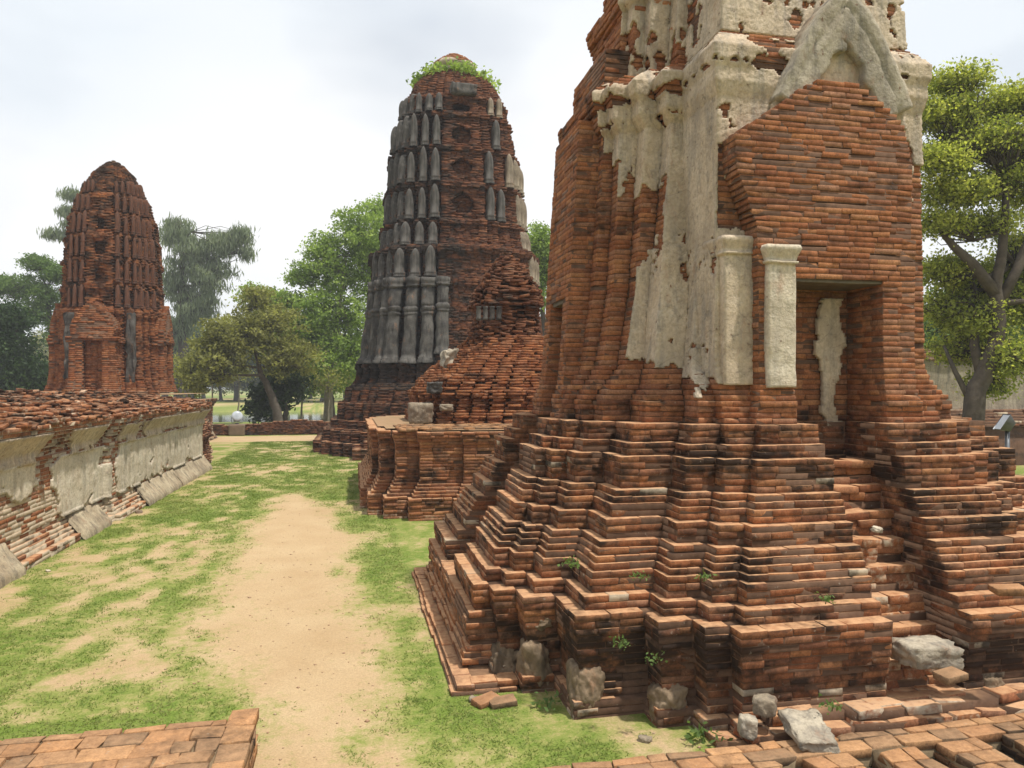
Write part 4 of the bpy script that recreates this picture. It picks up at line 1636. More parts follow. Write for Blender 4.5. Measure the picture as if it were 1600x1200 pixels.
# ---- middle prang
MX, MY = 4.43, 32.8
mid = empty('tall_prang', (MX, MY, 0), 'tallest dark prang with blackened ribs and green weeds round its broken top', 'prang')
RT = [(0, 5.95), (0.5, 5.95), (0.52, 5.6), (0.95, 5.6), (0.97, 5.3), (1.3, 5.28), (1.32, 5.02), (2.0, 5.0), (2.02, 4.75), (2.55, 4.7), (2.7, 4.45), (2.9, 4.3), (3.3, 4.22), (3.45, 4.32), (3.65, 4.24), (3.9, 4.05),
      (5.0, 3.85), (6.6, 3.66), (6.7, 3.74), (6.9, 3.74), (7.0, 3.64), (7.9, 3.58), (8.05, 3.72), (8.25, 3.74), (8.4, 3.30), (9.2, 3.14), (9.25, 3.26), (9.42, 3.26), (9.46, 3.04), (10.75, 2.98), (10.8, 3.08), (10.95, 3.08), (10.99, 2.93), (12.3, 2.84), (12.35, 2.93), (12.48, 2.93), (12.52, 2.76), (13.8, 2.55), (13.85, 2.66), (14.0, 2.64), (14.05, 2.42), (14.6, 2.36), (14.65, 2.44), (14.8, 2.42), (14.85, 2.26),
      (15.3, 2.12), (15.6, 1.95), (15.9, 1.72), (16.15, 1.5), (16.35, 1.2)]


def mid_levels(z):
    r_ = lerp_tab(RT, z)
    if z < 2.7:
        return [(r_ * 0.44, r_), (r_ * 0.60, r_ * 0.94), (r_ * 0.74, r_ * 0.87), (r_ * 0.80, r_ * 0.80)]
    k = 0.0
    return [(r_ * 0.30, r_), (r_ * 0.46, r_ * 0.94), (r_ * 0.62, r_ * 0.87), (r_ * 0.79, r_ * 0.79)]


def mid_poly(z):
    nt = None
    for zc_, hh in ((10.15, 0.42), (11.65, 0.38), (13.05, 0.40), (14.3, 0.2)):
        if abs(z - zc_) < hh:
            w = 0.42 * (1 - (abs(z - zc_) / hh) ** 2 * 0.5) * (1 if z < zc_ else (1 - ((z - zc_) / hh) ** 2) + 0.15)
            r_ = lerp_tab(RT, z)
            nt = {s_: (w, r_ - 0.28) for s_ in range(4)}
    return redent(mid_levels(z), MX, MY, nt)


def mid_mould(C, n):
    x = C[:, 0] - MX
    left = np.clip((0.9 - x) / 2.4, 0, 1) * 0.6 * (C[:, 2] > 2.5) * (C[:, 2] < 14.5)
    return left + 0.12 + 0.18 * (C[:, 2] < 2.6)


bs = Bricks()
lay(bs, mid_poly, 0, 2.72, 0.062, D=0.4, Lr=(0.22, 0.34), skip=0.03, core_t=0.09)
bs.build('stepped_base', M_BRICK_DARK, mid, bevel=False, erode=0.07, jit=0.012, seed=71, mould=mid_mould, yaw=0.03, tilt=0.02)
bs = Bricks()
lay(bs, mid_poly, 2.72, 8.3, 0.062, D=0.3, Lr=(0.22, 0.34), skip=0.02, core_t=0.08)
bs.build('body', M_BRICK_DARK, mid, bevel=False, erode=0.06, jit=0.010, seed=72, mould=mid_mould)
bs = Bricks()
lay(bs, mid_poly, 8.3, 16.35, 0.062, D=0.34, Lr=(0.22, 0.34), skip=0.04, core_t=0.17)


def mid_clip(A):
    x, z = A[:, 0] - MX, A[:, 2]
    e = fbm(A[:, :3] * np.array([0.9, 0.9, 0.9]), 77, 3)
    gone = (z > 13.6) & (np.abs(x) > 1.75) & (e > 0.50)
    gone |= (x > 2.0) & (z > 13.9) & (e > 0.36)
    return ~gone


bs.build('spire', M_BRICK_DARK, mid, bevel=False, erode=0.10, erode_scale=0.9, jit=0.010, seed=73, mould=lambda C, n: mid_mould(C, n) * 0.8, clip=mid_clip, yaw=0.04, tilt=0.03)
V, Fc = [], []
lathe(V, Fc, (MX + 0.05, MY, 16.3), [(1.35, -0.25), (1.2, 0.0), (0.90, 0.1), (0.88, 0.45), (0.98, 0.5), (0.95, 0.66)], 20)
V = np.array(V, float)
V += (np.stack([fbm(V * 3 + i, 80 + i, 3) for i in range(3)], 1) - 0.5) * 0.15
drum = mesh_py('finial_drum', V, Fc, M_PLASTER, mid, False)
bs = Bricks()
for k in range(6):
    rr = 0.95 - 0.025 * k - 0.10 * max(0, k - 1)
    nb_k = max(5, int(2 * math.pi * rr / 0.32))
    for j in range(nb_k):
        a = 2 * math.pi * (j + 0.5 * (k % 2)) / nb_k
        bs.add(MX + 0.05 + (rr - 0.2) * math.cos(a), MY + (rr - 0.2) * math.sin(a), 16.92 + 0.085 * k, -math.sin(a), math.cos(a), 0.3, 0.42, 0.08)
bs.prism([(MX + 0.05 + 0.55 * math.cos(i * math.pi / 4), MY + 0.55 * math.sin(i * math.pi / 4)) for i in range(8)], 16.5, 17.25)
bs.build('finial_cap', M_BRICK_FAR, drum, bevel=False, erode=0.06, jit=0.015, seed=78, yaw=0.06, tilt=0.05)

# antefixes, one part each, on the front, left and right faces
Va, Fa = leaf_slab(1.0, 1.0, 0.18)
ant_grey = mesh_py('antefix', Va, Fa, M_PLASTER_GREY, None, True, None, np.zeros(3))
ant_brick_me = ant_grey.data.copy()
ant_brick_me.materials.clear()
ant_brick_me.materials.append(M_PLASTER_STONE)
first = True
tiers = [(7.02, 1.25), (8.36, 0.95), (9.47, 1.42), (11.0, 1.42), (12.53, 1.35), (14.05, 0.85)]
count = 0
for ti, (zt, hh) in enumerate(tiers):
    lv = mid_levels(zt + 0.15)
    for side in (0, 3, 1):
        for sgn in (-1, 1):
            for i in range(1, 4):
                a0, a1 = lv[i - 1][0], lv[i][0]
                f_ = lv[i][1]
                amid = sgn * (a0 + a1) / 2
                # positions on this side
                bx = {0: (0, -1), 1: (1, 0), 3: (-1, 0)}[side]
                tx = {0: (1, 0), 1: (0, 1), 3: (0, -1)}[side]
                x = MX + tx[0] * amid + bx[0] * (f_ + 0.04)
                y = MY + tx[1] * amid + bx[1] * (f_ + 0.04)
                near_left = (side == 3 and sgn > 0) or (side == 0)
                if side == 3 and sgn < 0:
                    continue
                if side == 1 and sgn > 0:
                    continue
                if side == 1 and ti > 3:
                    continue
                rr = _hash(ti * 7 + i, side * 3 + sgn, count, 5)
                if side == 0 and sgn > 0 and (rr < 0.3 or ti <= 1):
                    continue
                ww = (a1 - a0) * (0.72 + 0.12 * rr)
                src_me = None
                if side == 1 or (side == 0 and sgn > 0 and rr < 0.6):
                    src_me = ant_brick_me
                rz = {0: 0, 1: math.pi / 2, 3: -math.pi / 2}[side]
                if first:
                    o = ant_grey
                    o.parent = mid
                    o.location = Vector((x, y, zt)) - mid.location
                    o.rotation_euler = (0, 0, rz)
                    o.scale = (ww, 1, hh)
                    first = False
                else:
                    child_copy(ant_grey, mid, (x, y, zt), rz + 0.25 * (rr - 0.5), (ww, 0.8 + 0.5 * rr, hh * (0.86 + 0.18 * _hash(count, 3, 9, 2))), src_me)
                count += 1


# tall blackened ribs on the left half of the body
def rib(x0, y0, x1, y1, z0, z1, r0, seed):
    V, Fc = [], []
    prof = [(0, 1.35), (0.03, 1.4), (0.035, 1.2), (0.06, 1.25), (0.065, 1.08), (0.10, 1.0), (0.30, 0.96), (0.56, 0.93), (0.57, 1.05), (0.585, 1.05), (0.59, 0.98), (0.61, 1.16), (0.64, 1.16), (0.65, 1.0), (0.66, 0.92), (0.68, 1.0), (0.86, 0.90), (0.88, 0.70), (0.885, 1.1), (0.91, 1.14), (0.915, 1.0), (0.94, 1.2), (1.0, 1.22)]
    n = 12
    prof = sorted(prof + [(t_, float(np.interp(t_, [p[0] for p in prof], [p[1] for p in prof]))) for t_ in np.linspace(0.12, 0.86, 24)])
    for t, s_ in prof:
        cx_, cy_ = x0 + (x1 - x0) * t, y0 + (y1 - y0) * t
        for j in range(n):
            a = 2 * math.pi * j / n
            ca, sa = math.cos(a), math.sin(a)
            k = (abs(ca) ** 5 + abs(sa) ** 5) ** -0.2
            V.append((cx_ + r0 * s_ * ca * k, cy_ + r0 * s_ * sa * k, z0 + (z1 - z0) * t))
    for i in range(len(prof) - 1):
        for j in range(n):
            a, b = i * n + j, i * n + (j + 1) % n
            Fc.append([a, b, b + n, a + n])
    Fc.append([(len(prof) - 1) * n + j for j in range(n)])
    V = np.array(V)
    V += (np.stack([fbm(V * 3 + i * 3, seed + i, 4) for i in range(3)], 1) - 0.5) * 0.15
    return mesh_py('rib', V, Fc, M_PLASTER_GREY, mid, False)


la, lb_ = mid_levels(3.7), mid_levels(6.9)
for i in range(1, 4):
    a0, a1 = (la[i - 1][0] + la[i][0]) / 2, (lb_[i - 1][0] + lb_[i][0]) / 2
    rad = (la[i][0] - la[i - 1][0]) * 0.40
    rib(MX - a0, MY - la[i][1] + 0.06, MX - a1, MY - lb_[i][1] + 0.06, 3.55, 6.98, rad, 600 + i)
    rib(MX - la[i][1] + 0.06, MY - a0, MX - lb_[i][1] + 0.06, MY - a1, 3.55, 6.98, rad, 610 + i)
rib(MX - la[0][0] * 0.8, MY - la[0][1] + 0.12, MX - lb_[0][0] * 0.8, MY - lb_[0][1] + 0.12, 3.9, 6.98, 0.24, 620)
p0 = at3(716, 172, 30.0)
slab('weathered_block', M_PLASTER_GREY, mid, MX + 0.0 - 0.45, MX + 0.65, MY - 2.62, MY - 2.0, 14.75, 15.2, 7, 6, 0.08)
# low blocks stepping out at the left foot
bs = Bricks()
for k in range(8):
    lay_poly(bs, rect(0.0, 4.0, 26.6, 28.5) if k < 5 else rect(0.4, 4.0, 27.0, 28.5), k * 0.078, 0.078, k, D=0.3, Lr=(0.28, 0.4), rows=2)
bs.build('foot_block', M_BRICK_DARK, mid, bevel=False, erode=0.06, seed=85, mould=lambda C, n: 0.25 + 0 * C[:, 0])

# ---- left prang
LX, LY, LZ = -9.8, 33.8, 2.38
left = empty('rounded_prang', (LX, LY, LZ), 'leftmost red brick prang shaped like a corncob standing on the plastered terrace', 'prang')
LT = [(0, 2.62), (0.12, 2.55), (0.3, 2.46), (0.7, 2.36), (1.6, 2.30), (2.6, 2.26), (3.0, 2.22), (3.1, 2.32), (3.3, 2.34), (3.4, 2.12), (4.05, 2.08), (4.15, 2.16), (4.3, 2.16), (4.4, 2.06), (5.1, 2.04),
      (5.2, 2.12), (5.35, 2.12), (5.45, 2.02), (6.1, 1.97), (6.2, 2.03), (6.3, 2.02), (6.4, 1.92), (7.0, 1.84), (7.1, 1.88), (7.2, 1.86), (7.3, 1.76), (7.8, 1.62), (7.9, 1.64), (8.0, 1.58), (8.1, 1.46),
      (8.5, 1.28), (8.6, 1.28), (8.7, 1.14), (9.0, 0.95), (9.1, 0.94), (9.3, 0.68), (9.5, 0.5), (9.65, 0.28), (9.75, 0.1)]


def left_levels(z):
    r_ = lerp_tab(LT, z - LZ) * 0.86
    return [(r_ * 0.28, r_ * 1.02), (r_ * 0.44, r_ * 0.93), (r_ * 0.60, r_ * 0.83), (r_ * 0.74, r_ * 0.74)]


def left_poly(z):
    nt = None
    r_ = lerp_tab(LT, z - LZ) * 0.86
    for zc_, hh in ((4.7, 0.28), (5.75, 0.28), (6.75, 0.25)):
        if abs(z - LZ - zc_) < hh:
            nt = {s_: (0.26, r_ - 0.2) for s_ in (0, 1)}
    return redent(left_levels(z), LX, LY, nt)


bs = Bricks()
lay(bs, left_poly, LZ, LZ + 3.4, 0.06, D=0.3, Lr=(0.22, 0.32), skip=0.015, core_t=0.07)
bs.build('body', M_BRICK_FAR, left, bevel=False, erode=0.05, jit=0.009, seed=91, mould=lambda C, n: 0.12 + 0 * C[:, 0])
bs = Bricks()
lay(bs, left_poly, LZ + 3.4, LZ + 9.75, 0.06, D=0.28, Lr=(0.2, 0.32), skip=0.03, core_t=0.11)
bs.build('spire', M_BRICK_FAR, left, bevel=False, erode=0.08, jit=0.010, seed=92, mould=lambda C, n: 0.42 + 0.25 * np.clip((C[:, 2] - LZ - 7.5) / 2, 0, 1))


def far_porch(side, fo, fi, dw, name, seed):
    bx = {0: (0, -1), 1: (1, 0), 3: (-1, 0)}[side]
    tx = {0: (1, 0), 1: (0, 1), 3: (0, -1)}[side]
    mp = lambda a, f: (LX + tx[0] * a + bx[0] * f, LY + tx[1] * a + bx[1] * f)
    gb = [(0, 0.98), (0.2, 0.90), (0.5, 0.84), (1.9, 0.82), (1.95, 0.94), (2.15, 0.95), (2.2, 0.74), (2.5, 0.80), (2.8, 0.72), (3.1, 0.52), (3.4, 0.27), (3.62, 0.06)]
    bs = Bricks()
    z, k = 0.0, 0
    while z < 3.66:
        W = lerp_tab(gb, z + 0.037)
        f_ = fo + lerp_tab([(0, 0.16), (0.3, 0.06), (0.7, 0), (2.0, 0), (2.05, 0.06), (2.25, 0.06), (2.3, 0), (4, 0)], z)
        if z < 1.95 and dw > 0:
            for a0, a1 in ((-W, -dw), (dw, W)):
                lay_poly(bs, [mp(a0, f_), mp(a1, f_), mp(a1, fi), mp(a0, fi)], LZ + z, 0.075, k, D=0.22, Lr=(0.24, 0.36))
            bs.prism([mp(-dw, fo - 0.28), mp(dw, fo - 0.28), mp(dw, fi), mp(-dw, fi)], LZ + z, LZ + z + 0.075)
            lay_poly(bs, [mp(-dw, fo - 0.25), mp(dw, fo - 0.25), mp(dw, fi), mp(-dw, fi)], LZ + z, 0.075, k, D=0.2, Lr=(0.24, 0.36), core=False)
        else:
            lay_poly(bs, [mp(-W, f_), mp(W, f_), mp(W, fi), mp(-W, fi)], LZ + z, 0.075, k, D=0.22, Lr=(0.24, 0.36))
        z += 0.075
        k += 1
    bs.build(name, M_BRICK_FAR, left, bevel=False, erode=0.03, seed=seed, mould=lambda C, n: -0.25 + 0 * C[:, 0])


far_porch(0, 2.62, 1.7, 0.34, 'front_porch', 94)
far_porch(1, 2.16, 1.7, 0.30, 'side_porch', 95)
far_porch(3, 2.16, 1.7, 0.0, 'side_porch', 96)
# grey plaster strips left between the porch and the corners
lv = left_levels(LZ + 1.6)
for a0, a1, f_ in ((-1.30, -0.95, lv[2][1] + 0.16), (0.95, 1.25, lv[2][1] + 0.16)):
    slab('plaster_strip', M_PLASTER_GREY, left, LX + a0, LX + a1, LY - f_ + 0.08, LY - f_ + 0.4, LZ + 0.4, LZ + 3.2, 9, 12, 0.14)
Vb, Fb = leaf_slab(1.0, 1.0, 0.14)
lm = bpy.data.meshes.new('antefix_red')
lm.from_pydata([tuple(v) for v in Vb], [], Fb)
M_REDSTONE = plaster_material('mossy_red_antefix', (0.19, 0.078, 0.042), (0.12, 0.052, 0.034), (0.045, 0.038, 0.03), 1.0, 2.2)
lm.materials.append(M_REDSTONE)
for ti, (zt, hh) in enumerate([(3.42, 0.90), (4.42, 0.98), (5.46, 0.92), (6.42, 0.84), (7.32, 0.74), (8.12, 0.56)]):
    lv = left_levels(LZ + zt + 0.1)
    for side in (0, 1):
        for sgn in (-1, 1):
            if side == 1 and sgn > 0 and ti > 3:
                continue
            for i in range(1, 4):
                a0, a1 = lv[i - 1][0], lv[i][0]
                amid = sgn * (a0 + a1) / 2
                bx = {0: (0, -1), 1: (1, 0)}[side]
                tx = {0: (1, 0), 1: (0, 1)}[side]
                f_ = lv[i][1] + 0.03
                o = bpy.data.objects.new('antefix', lm)
                COL.objects.link(o)
                o.parent = left
                o.location = (tx[0] * amid + bx[0] * f_, tx[1] * amid + bx[1] * f_, zt)
                o.rotation_euler = (0, 0, {0: 0, 1: math.pi / 2}[side])
                hv_ = _hash(ti * 5 + i, side * 3 + sgn, 4, 6)
                o.scale = ((a1 - a0) * (0.56 + 0.16 * hv_), 0.5 + 0.4 * hv_, hh * (0.85 + 0.2 * hv_))

# =================================================================== LEFT TERRACE WALL
WX = -4.72
terr = empty('terrace_wall', (-6.5, 18.0, 0), 'long terrace wall with peeling cream plaster and a crumbling brick top along the left side', 'wall')
WF = [(0.0, 0.27), (0.10, 0.27), (0.12, 0.19), (0.40, 0.04), (0.46, 0.04), (0.48, 0.0), (1.42, 0.0), (1.46, 0.03), (1.52, 0.03), (1.55, 0.01), (1.62, 0.01), (1.68, 0.05), (1.74, 0.09), (1.80, 0.13), (1.86, 0.18), (1.92, 0.22), (1.98, 0.25), (2.1, 0.25)]


def wall_poly(z):
    s = lerp_tab(WF, z) if z > 0.45 else lerp_tab(WF, z) - 0.05
    j = 0.10
    return [(-14.0, 3.0), (WX + s, 3.0), (WX + s, 15.6), (WX + j + s, 15.6), (WX + j + s, 24.9 + s * 0.4), (WX - 1.3 + s, 24.9 + s * 0.4), (WX - 1.3 + s, 31.4), (-6.95 + s, 31.4), (-6.95 + s, 40), (-14.0, 40)]


def wall_edges(p, q):
    return (abs(p[0] - q[0]) < 1e-6 and p[0] > -10) or (p[1] > 20 and p[0] > -7 and q[0] > -7)


def wall_wash(C, r):
    y, z = C[:, 1], C[:, 2]
    a = 0.32 * np.clip((1.15 - z) / 0.5, 0, 1) * (fbm(C * np.array([1, 0.5, 1.2]), 103, 3) > 0.40)
    return a * (r.random(len(C)) > 0.35) * 1.3 + 0.22 * r.random(len(C))


bs = Bricks()
lay(bs, wall_poly, 0.0, 2.04, 0.0637, D=0.2, Lr=(0.22, 0.32), skip=0.015, edges=wall_edges, core_t=0.006, joint=0.008)
bs.build('brick_face', M_BRICK_LIME, terr, bevel=True, erode=0.007, seed=101, wash=wall_wash, mould=lambda C, n: -0.12 + 0.4 * (C[:, 2] > 1.55) * (C[:, 2] < 1.9) + 0.25 * (C[:, 2] < 0.4) + 0.45 * (C[:, 1] > 24.6))

# crumbling coping: uneven rows of bricks climbing from the edge to the terrace floor
bs = Bricks()
r_ = np.random.default_rng(105)
for row in range(27):
    u = row / 26
    x = WX + 0.21 - row * 0.11
    y = 4.0
    while y < 25.0:
        L = r_.uniform(0.16, 0.32)
        xo = 0.10 if y > 15.6 else 0.0
        nz_ = n1(x * 0.8, y * 0.6, 0, 106, 3) - 0.5
        z = 2.06 + 0.36 * u ** 0.8 + 0.22 * nz_ * (0.3 + u) + r_.normal(0, 0.018)
        z = 2.06 + round((z - 2.06 + 0.10 * (n1(x * 2.5, y * 1.3, 0, 108, 2) - 0.5)) / 0.055) * 0.055 + r_.normal(0, 0.012)
        if r_.random() > 0.08:
            a = math.pi / 2 + r_.normal(0, 0.10)
            bs.add(x + xo + r_.normal(0, 0.03), y + L / 2, z, math.cos(a), math.sin(a), L * r_.uniform(0.7, 0.96), r_.uniform(0.09, 0.15), 0.045)
        y += L
bs.hull([(WX + 0.1, 3.2, 1.9), (WX + 0.1, 24.9, 1.9), (WX - 2.9, 24.9, 1.9), (WX - 2.9, 3.2, 1.9), (WX + 0.10, 3.2, 2.055), (WX + 0.10, 24.8, 2.055), (WX - 2.9, 24.8, 2.40), (WX - 2.9, 3.2, 2.40)],
        [[4, 5, 6, 7], [0, 4, 7, 3], [1, 2, 6, 5], [0, 1, 5, 4]])
M_COPING = brick_material('sooty_coping_brick', PAL_FAR, sunlit_dust=0.12, mortar=(0.10, 0.065, 0.045))
bs.build('coping', M_COPING, terr, bevel=True, erode=0.0, jit=0.009, yaw=0.07, tilt=0.09, chip=0.04, seed=107, mould=lambda C, n: 0.30 + 0.15 * (C[:, 0] < WX - 1.2), wash=lambda C, r: 0.26 * r.random(len(C)))
mesh_py('terrace_floor', [(-30, 3.0, 2.30), (WX - 2.4, 3.0, 2.30), (WX - 2.4, 31.3, 2.30), (-7.1, 31.3, 2.30), (-7.1, 40, 2.30), (-30, 40, 2.30)], [list(range(6))], M_DUSTY, terr)
bs = Bricks()
for k in range(3):
    lay_poly(bs, rect(-16, WX - 2.4, 29.6 - 0.0 * k, 30.2), 2.26 + k * 0.065, 0.065, k, D=0.25, Lr=(0.22, 0.34), skip=0.12)
    lay_poly(bs, rect(-16, WX - 3.2, 22.0, 22.5), 2.24 + k * 0.065, 0.065, k, D=0.25, Lr=(0.22, 0.34), skip=0.16)
bs.build('parapet', M_BRICK_FAR, terr, bevel=False, erode=0.06, jit=0.012, yaw=0.06, tilt=0.05, seed=109, mould=lambda C, n: 0.15 + 0 * C[:, 0])
# broken end of the wall: two crumbling moulded piers stepping back
EPF = [(0, 0.18), (0.2, 0.12), (0.35, 0.02), (0.6, -0.06), (0.8, 0.02), (0.95, 0.12), (1.1, 0.06), (1.3, -0.08), (1.6, -0.2), (1.9, -0.36)]
bs = Bricks()
for (px0, px1, py0, py1, top) in ((WX - 2.0, WX - 0.12, 25.25, 26.9, 1.9), (WX - 2.2, WX - 0.42, 27.1, 28.9, 1.55), (WX - 2.6, WX - 0.85, 29.1, 31.2, 1.3)):
    lay(bs, lambda z: rect(px0, px1 + lerp_tab(EPF, z) + 0.08 * (n1(z * 4, py0, 0, 110) - 0.5), py0 - lerp_tab(EPF, z) * 0.6, py1 + lerp_tab(EPF, z) * 0.6), 0.0, top, 0.066, D=0.24, Lr=(0.18, 0.3), skip=0.07, core_t=0.13)
bs.build('broken_end', M_BRICK_DARK, terr, bevel=True, erode=0.09, erode_scale=2.0, jit=0.010, yaw=0.08, tilt=0.04, seed=112, mould=lambda C, n: 0.1 + 0 * C[:, 0], wash=lambda C, r: 0.3 * np.clip((0.35 - C[:, 2]) / 0.3, 0, 1))


# plaster on the wall: u = distance along Y
def wall_coat(name, mat, z0, z1, maskfn, seed, off, res=0.035):
    us = np.arange(5.0, 24.9, res * 1.5)
    zs = np.arange(z0, z1, res)

    def fn(u, z):
        return (WX + (0.10 if u > 15.6 else 0) + lerp_tab(WF, z), u, 1, 0)
    return shell(name, mat, terr, fn, None, us, zs, maskfn, thick=0.035, off=off, seed=seed, bumpy=0.012)


def wc_mask(P):
    y, z = P[:, 1], P[:, 2]
    y = y + (fbm(P * np.array([1, 1.2, 1.8]), 123, 4) - 0.5) * 1.7
    z = z + (fbm(P * np.array([1, 1.6, 1.6]), 124, 4) - 0.5) * 0.5
    n = (fbm(P * np.array([1, 1.5, 1.6]), 121, 5) - 0.5) * 1.7 + (fbm(P * 8, 122, 3) - 0.5) * 0.6
    m = np.full(len(y), -0.6)
    m = np.where((y > 13.3) & (y < 15.35), 0.55, m)          # first big panel
    m = np.where((y >= 15.35) & (y < 15.95), -0.45, m)        # brick strip at the jog
    m = np.where((y >= 15.95) & (y < 24.8), 0.42, m)         # second panel
    m = np.where((y > 11.0) & (y < 12.6) & (z > 1.0), 0.25, m)
    m = np.where((y > 17.6) & (y < 20.5) & (z < 0.9), m - 0.35, m)
    m = np.where((z < 0.62) & (y < 13.6), -0.8, m)
    m = np.where(z < 0.50, m - 0.5, m)
    return m + n


wall_coat('plaster_coat', M_PLASTER_PALE, 0.46, 1.5, wc_mask, 125, 0.03)


def mould_mask(P):
    y, z = P[:, 1], P[:, 2]
    y = y + (fbm(P * np.array([1, 1.4, 2.0]), 126, 4) - 0.5) * 1.6
    n = (fbm(P * np.array([1, 0.9, 1.6]), 127, 4) - 0.5) * 1.6
    m = np.where(y < 12.4, 0.55, np.where(y < 13.6, -0.3, np.where(y < 15.3, 0.35, np.where(y < 16, -0.6, 0.35))))
    return m + n - 0.3 * (z > 1.86) - 0.25 * np.exp(-((z - 1.50) / 0.05) ** 2) + (fbm(P * 9, 128, 3) - 0.5) * 0.6 - 0.08


wall_coat('plaster_moulding', M_PLASTER, 1.44, 1.90, mould_mask, 129, 0.035)


# sloping plaster footing slabs
def footing(y0, y1, seed):
    xo = 0.10 if y0 > 15 else 0.0
    V, Fc = [], []
    ny, nu = max(4, int((y1 - y0) / 0.05)), 9
    prof = [(0.29, -0.02), (0.285, 0.05), (0.27, 0.10), (0.235, 0.15), (0.18, 0.22), (0.125, 0.29), (0.07, 0.36), (0.03, 0.44), (-0.05, 0.45)]
    for i in range(ny + 1):
        y = y0 + (y1 - y0) * i / ny
        for (x, z) in prof:
            V.append((WX + xo + x, y, z))
    for i in range(ny):
        for j in range(nu - 1):
            a = i * nu + j
            Fc.append([a, a + nu, a + nu + 1, a + 1])
    Fc.append([j for j in range(nu)])
    Fc.append([ny * nu + j for j in reversed(range(nu))])
    V = np.array(V)
    V += (np.stack([fbm(V * 4 + i * 3, seed + i, 4) for i in range(3)], 1) - 0.5) * np.array([0.06, 0.16, 0.05])
    return mesh_py('footing_slab', V, Fc, M_FOOTING, terr, False)


for i, (a, b_) in enumerate([(8.6, 11.45), (13.75, 15.2), (17.4, 20.6), (20.7, 24.9)]):
    footing(a, b_, 140 + i * 5)

# =================================================================== BACKGROUND STRUCTURES
lowwall = empty('low_brick_wall', (-6, 42, 0), 'low dark brick boundary wall in front of the canal', 'wall')
bs = Bricks()


def lw_top(x):
    return 0.60 + 0.28 * math.exp(-((x + 3.2) / 1.6) ** 2) + 0.12 * (n1(x * 0.6, 0, 0, 150, 2) - 0.5) - (0.15 if x < -8.5 else 0)


for k in range(12):
    x = -14.0
    z = k * 0.075
    while x < 1.5:
        L = random.uniform(0.25, 0.38)
        if z + 0.075 < lw_top(x):
            bs.add(x + L / 2, 41.9, z + 0.037, 1, 0, L - 0.012, 0.3, 0.066)
            bs.add(x + L / 2, 42.25, z + 0.037, 1, 0, L - 0.012, 0.34, 0.068)
        x += L
bs.prism(rect(-14, 1.5, 41.8, 42.3), 0, 0.42)
bs.build('wall_course', M_BRICK_DARK, lowwall, bevel=False, erode=0.04, jit=0.012, seed=151, mould=lambda C, n: 0.2 + 0 * C[:, 0])

ped_x, ped_y = at(370.5, 39.5)
ped = slab('lamp_pedestal', M_CONC, None, -0.40, 0.40, -0.3, 0.3, -0.02, 0.62, 3, 8, 0.02, np.zeros(3))
ped.location = (ped_x, ped_y, 0)
tag(ped, 'square plastered pedestal in front of the low dark wall', 'pedestal')


def floodlight(loc, tilt, rz, label, s=1.0, post=0.0, mat=None):
    e = empty('floodlight', loc, label, 'floodlight', 'floodlights lighting the ruins')
    V, Fc = [], []
    lathe(V, Fc, (0, 0, 0), [(0.05, -0.26), (0.15, -0.24), (0.22, -0.14), (0.27, 0.0), (0.285, 0.02), (0.285, 0.05)], 18)
    Mx = Matrix.Rotation(rz, 4, 'Z') @ Matrix.Rotation(tilt, 4, 'X')
    V = [Mx @ (Vector(v) * s) + Vector((0, 0, 0.42 * s)) for v in V]
    o = mesh_py('housing', [v + Vector(loc) for v in V], Fc, mat or M_METAL, e, True)
    if post:
        V2, F2 = [], []
        tube(V2, F2, [Vector(loc) - Vector((0, 0, post)), Vector(loc) + Vector((0, 0, 0.02))], [0.04, 0.035], 10)
        mesh_py('post', V2, F2, M_METAL_DK, e, True)
    V, Fc = [], []
    lathe(V, Fc, (0, 0, 0.052), [(0.265, 0), (0.255, 0.012), (0.15, 0.03), (0.02, 0.035)], 18)
    V = [Mx @ (Vector(v) * s) + Vector((0, 0, 0.42 * s)) + Vector(loc) for v in V]
    mesh_py('lens', V, Fc, M_GLASS, o, True)
    V, Fc = [], []
    for sg_ in (-1, 1):
        pts = [(sg_ * 0.05, 0, 0.06), (sg_ * 0.26, 0, 0.08), (sg_ * 0.30, 0, 0.2), (sg_ * 0.30, 0, 0.42)]
        pts = [Matrix.Rotation(rz, 4, 'Z') @ (Vector(p_) * s) + Vector(loc) for p_ in pts]
        tube(V, Fc, pts, [0.022 * s] * 4, 6)
    tube(V, Fc, [Vector(loc), Vector(loc) + Vector((0, 0, 0.08 * s))], [0.10 * s, 0.09 * s], 10)
    mesh_py('bracket', V, Fc, M_METAL_DK, e, False)
    return e


floodlight((ped_x, ped_y, 0.62), R(70), R(15), 'round white floodlight standing on the square pedestal before the canal')
fx, fy = at(1574, 10.5)
fl = empty('floodlight', (fx, fy, 0), 'small grey box floodlight on a post behind the right hand brick steps', 'floodlight', 'floodlights lighting the ruins')
hv8 = [(-.07, -.05, -.06), (.07, -.05, -.06), (.07, .05, -.06), (-.07, .05, -.06), (-.13, -.10, .09), (.13, -.10, .09), (.13, .10, .09), (-.13, .10, .09)]
Rm = Matrix.Rotation(R(-20), 4, 'Z') @ Matrix.Rotation(R(-58), 4, 'Y')
hv8 = [Rm @ Vector(v) + Vector((fx, fy, 2.06)) for v in hv8]
hsg = mesh_py('housing', hv8, [[3, 2, 1, 0], [0, 1, 5, 4], [1, 2, 6, 5], [2, 3, 7, 6], [3, 0, 4, 7]], M_METAL_DK, fl)
mesh_py('lens', [Rm @ Vector(v) + Vector((fx, fy, 2.06)) for v in [(-.12, -.09, .085), (.12, -.09, .085), (.12, .09, .085), (-.12, .09, .085)]], [[0, 1, 2, 3]], M_GLASS, hsg)
V, Fc = [], []
tube(V, Fc, [(fx, fy, 0), (fx, fy, 2.0)], [0.04, 0.03], 10)
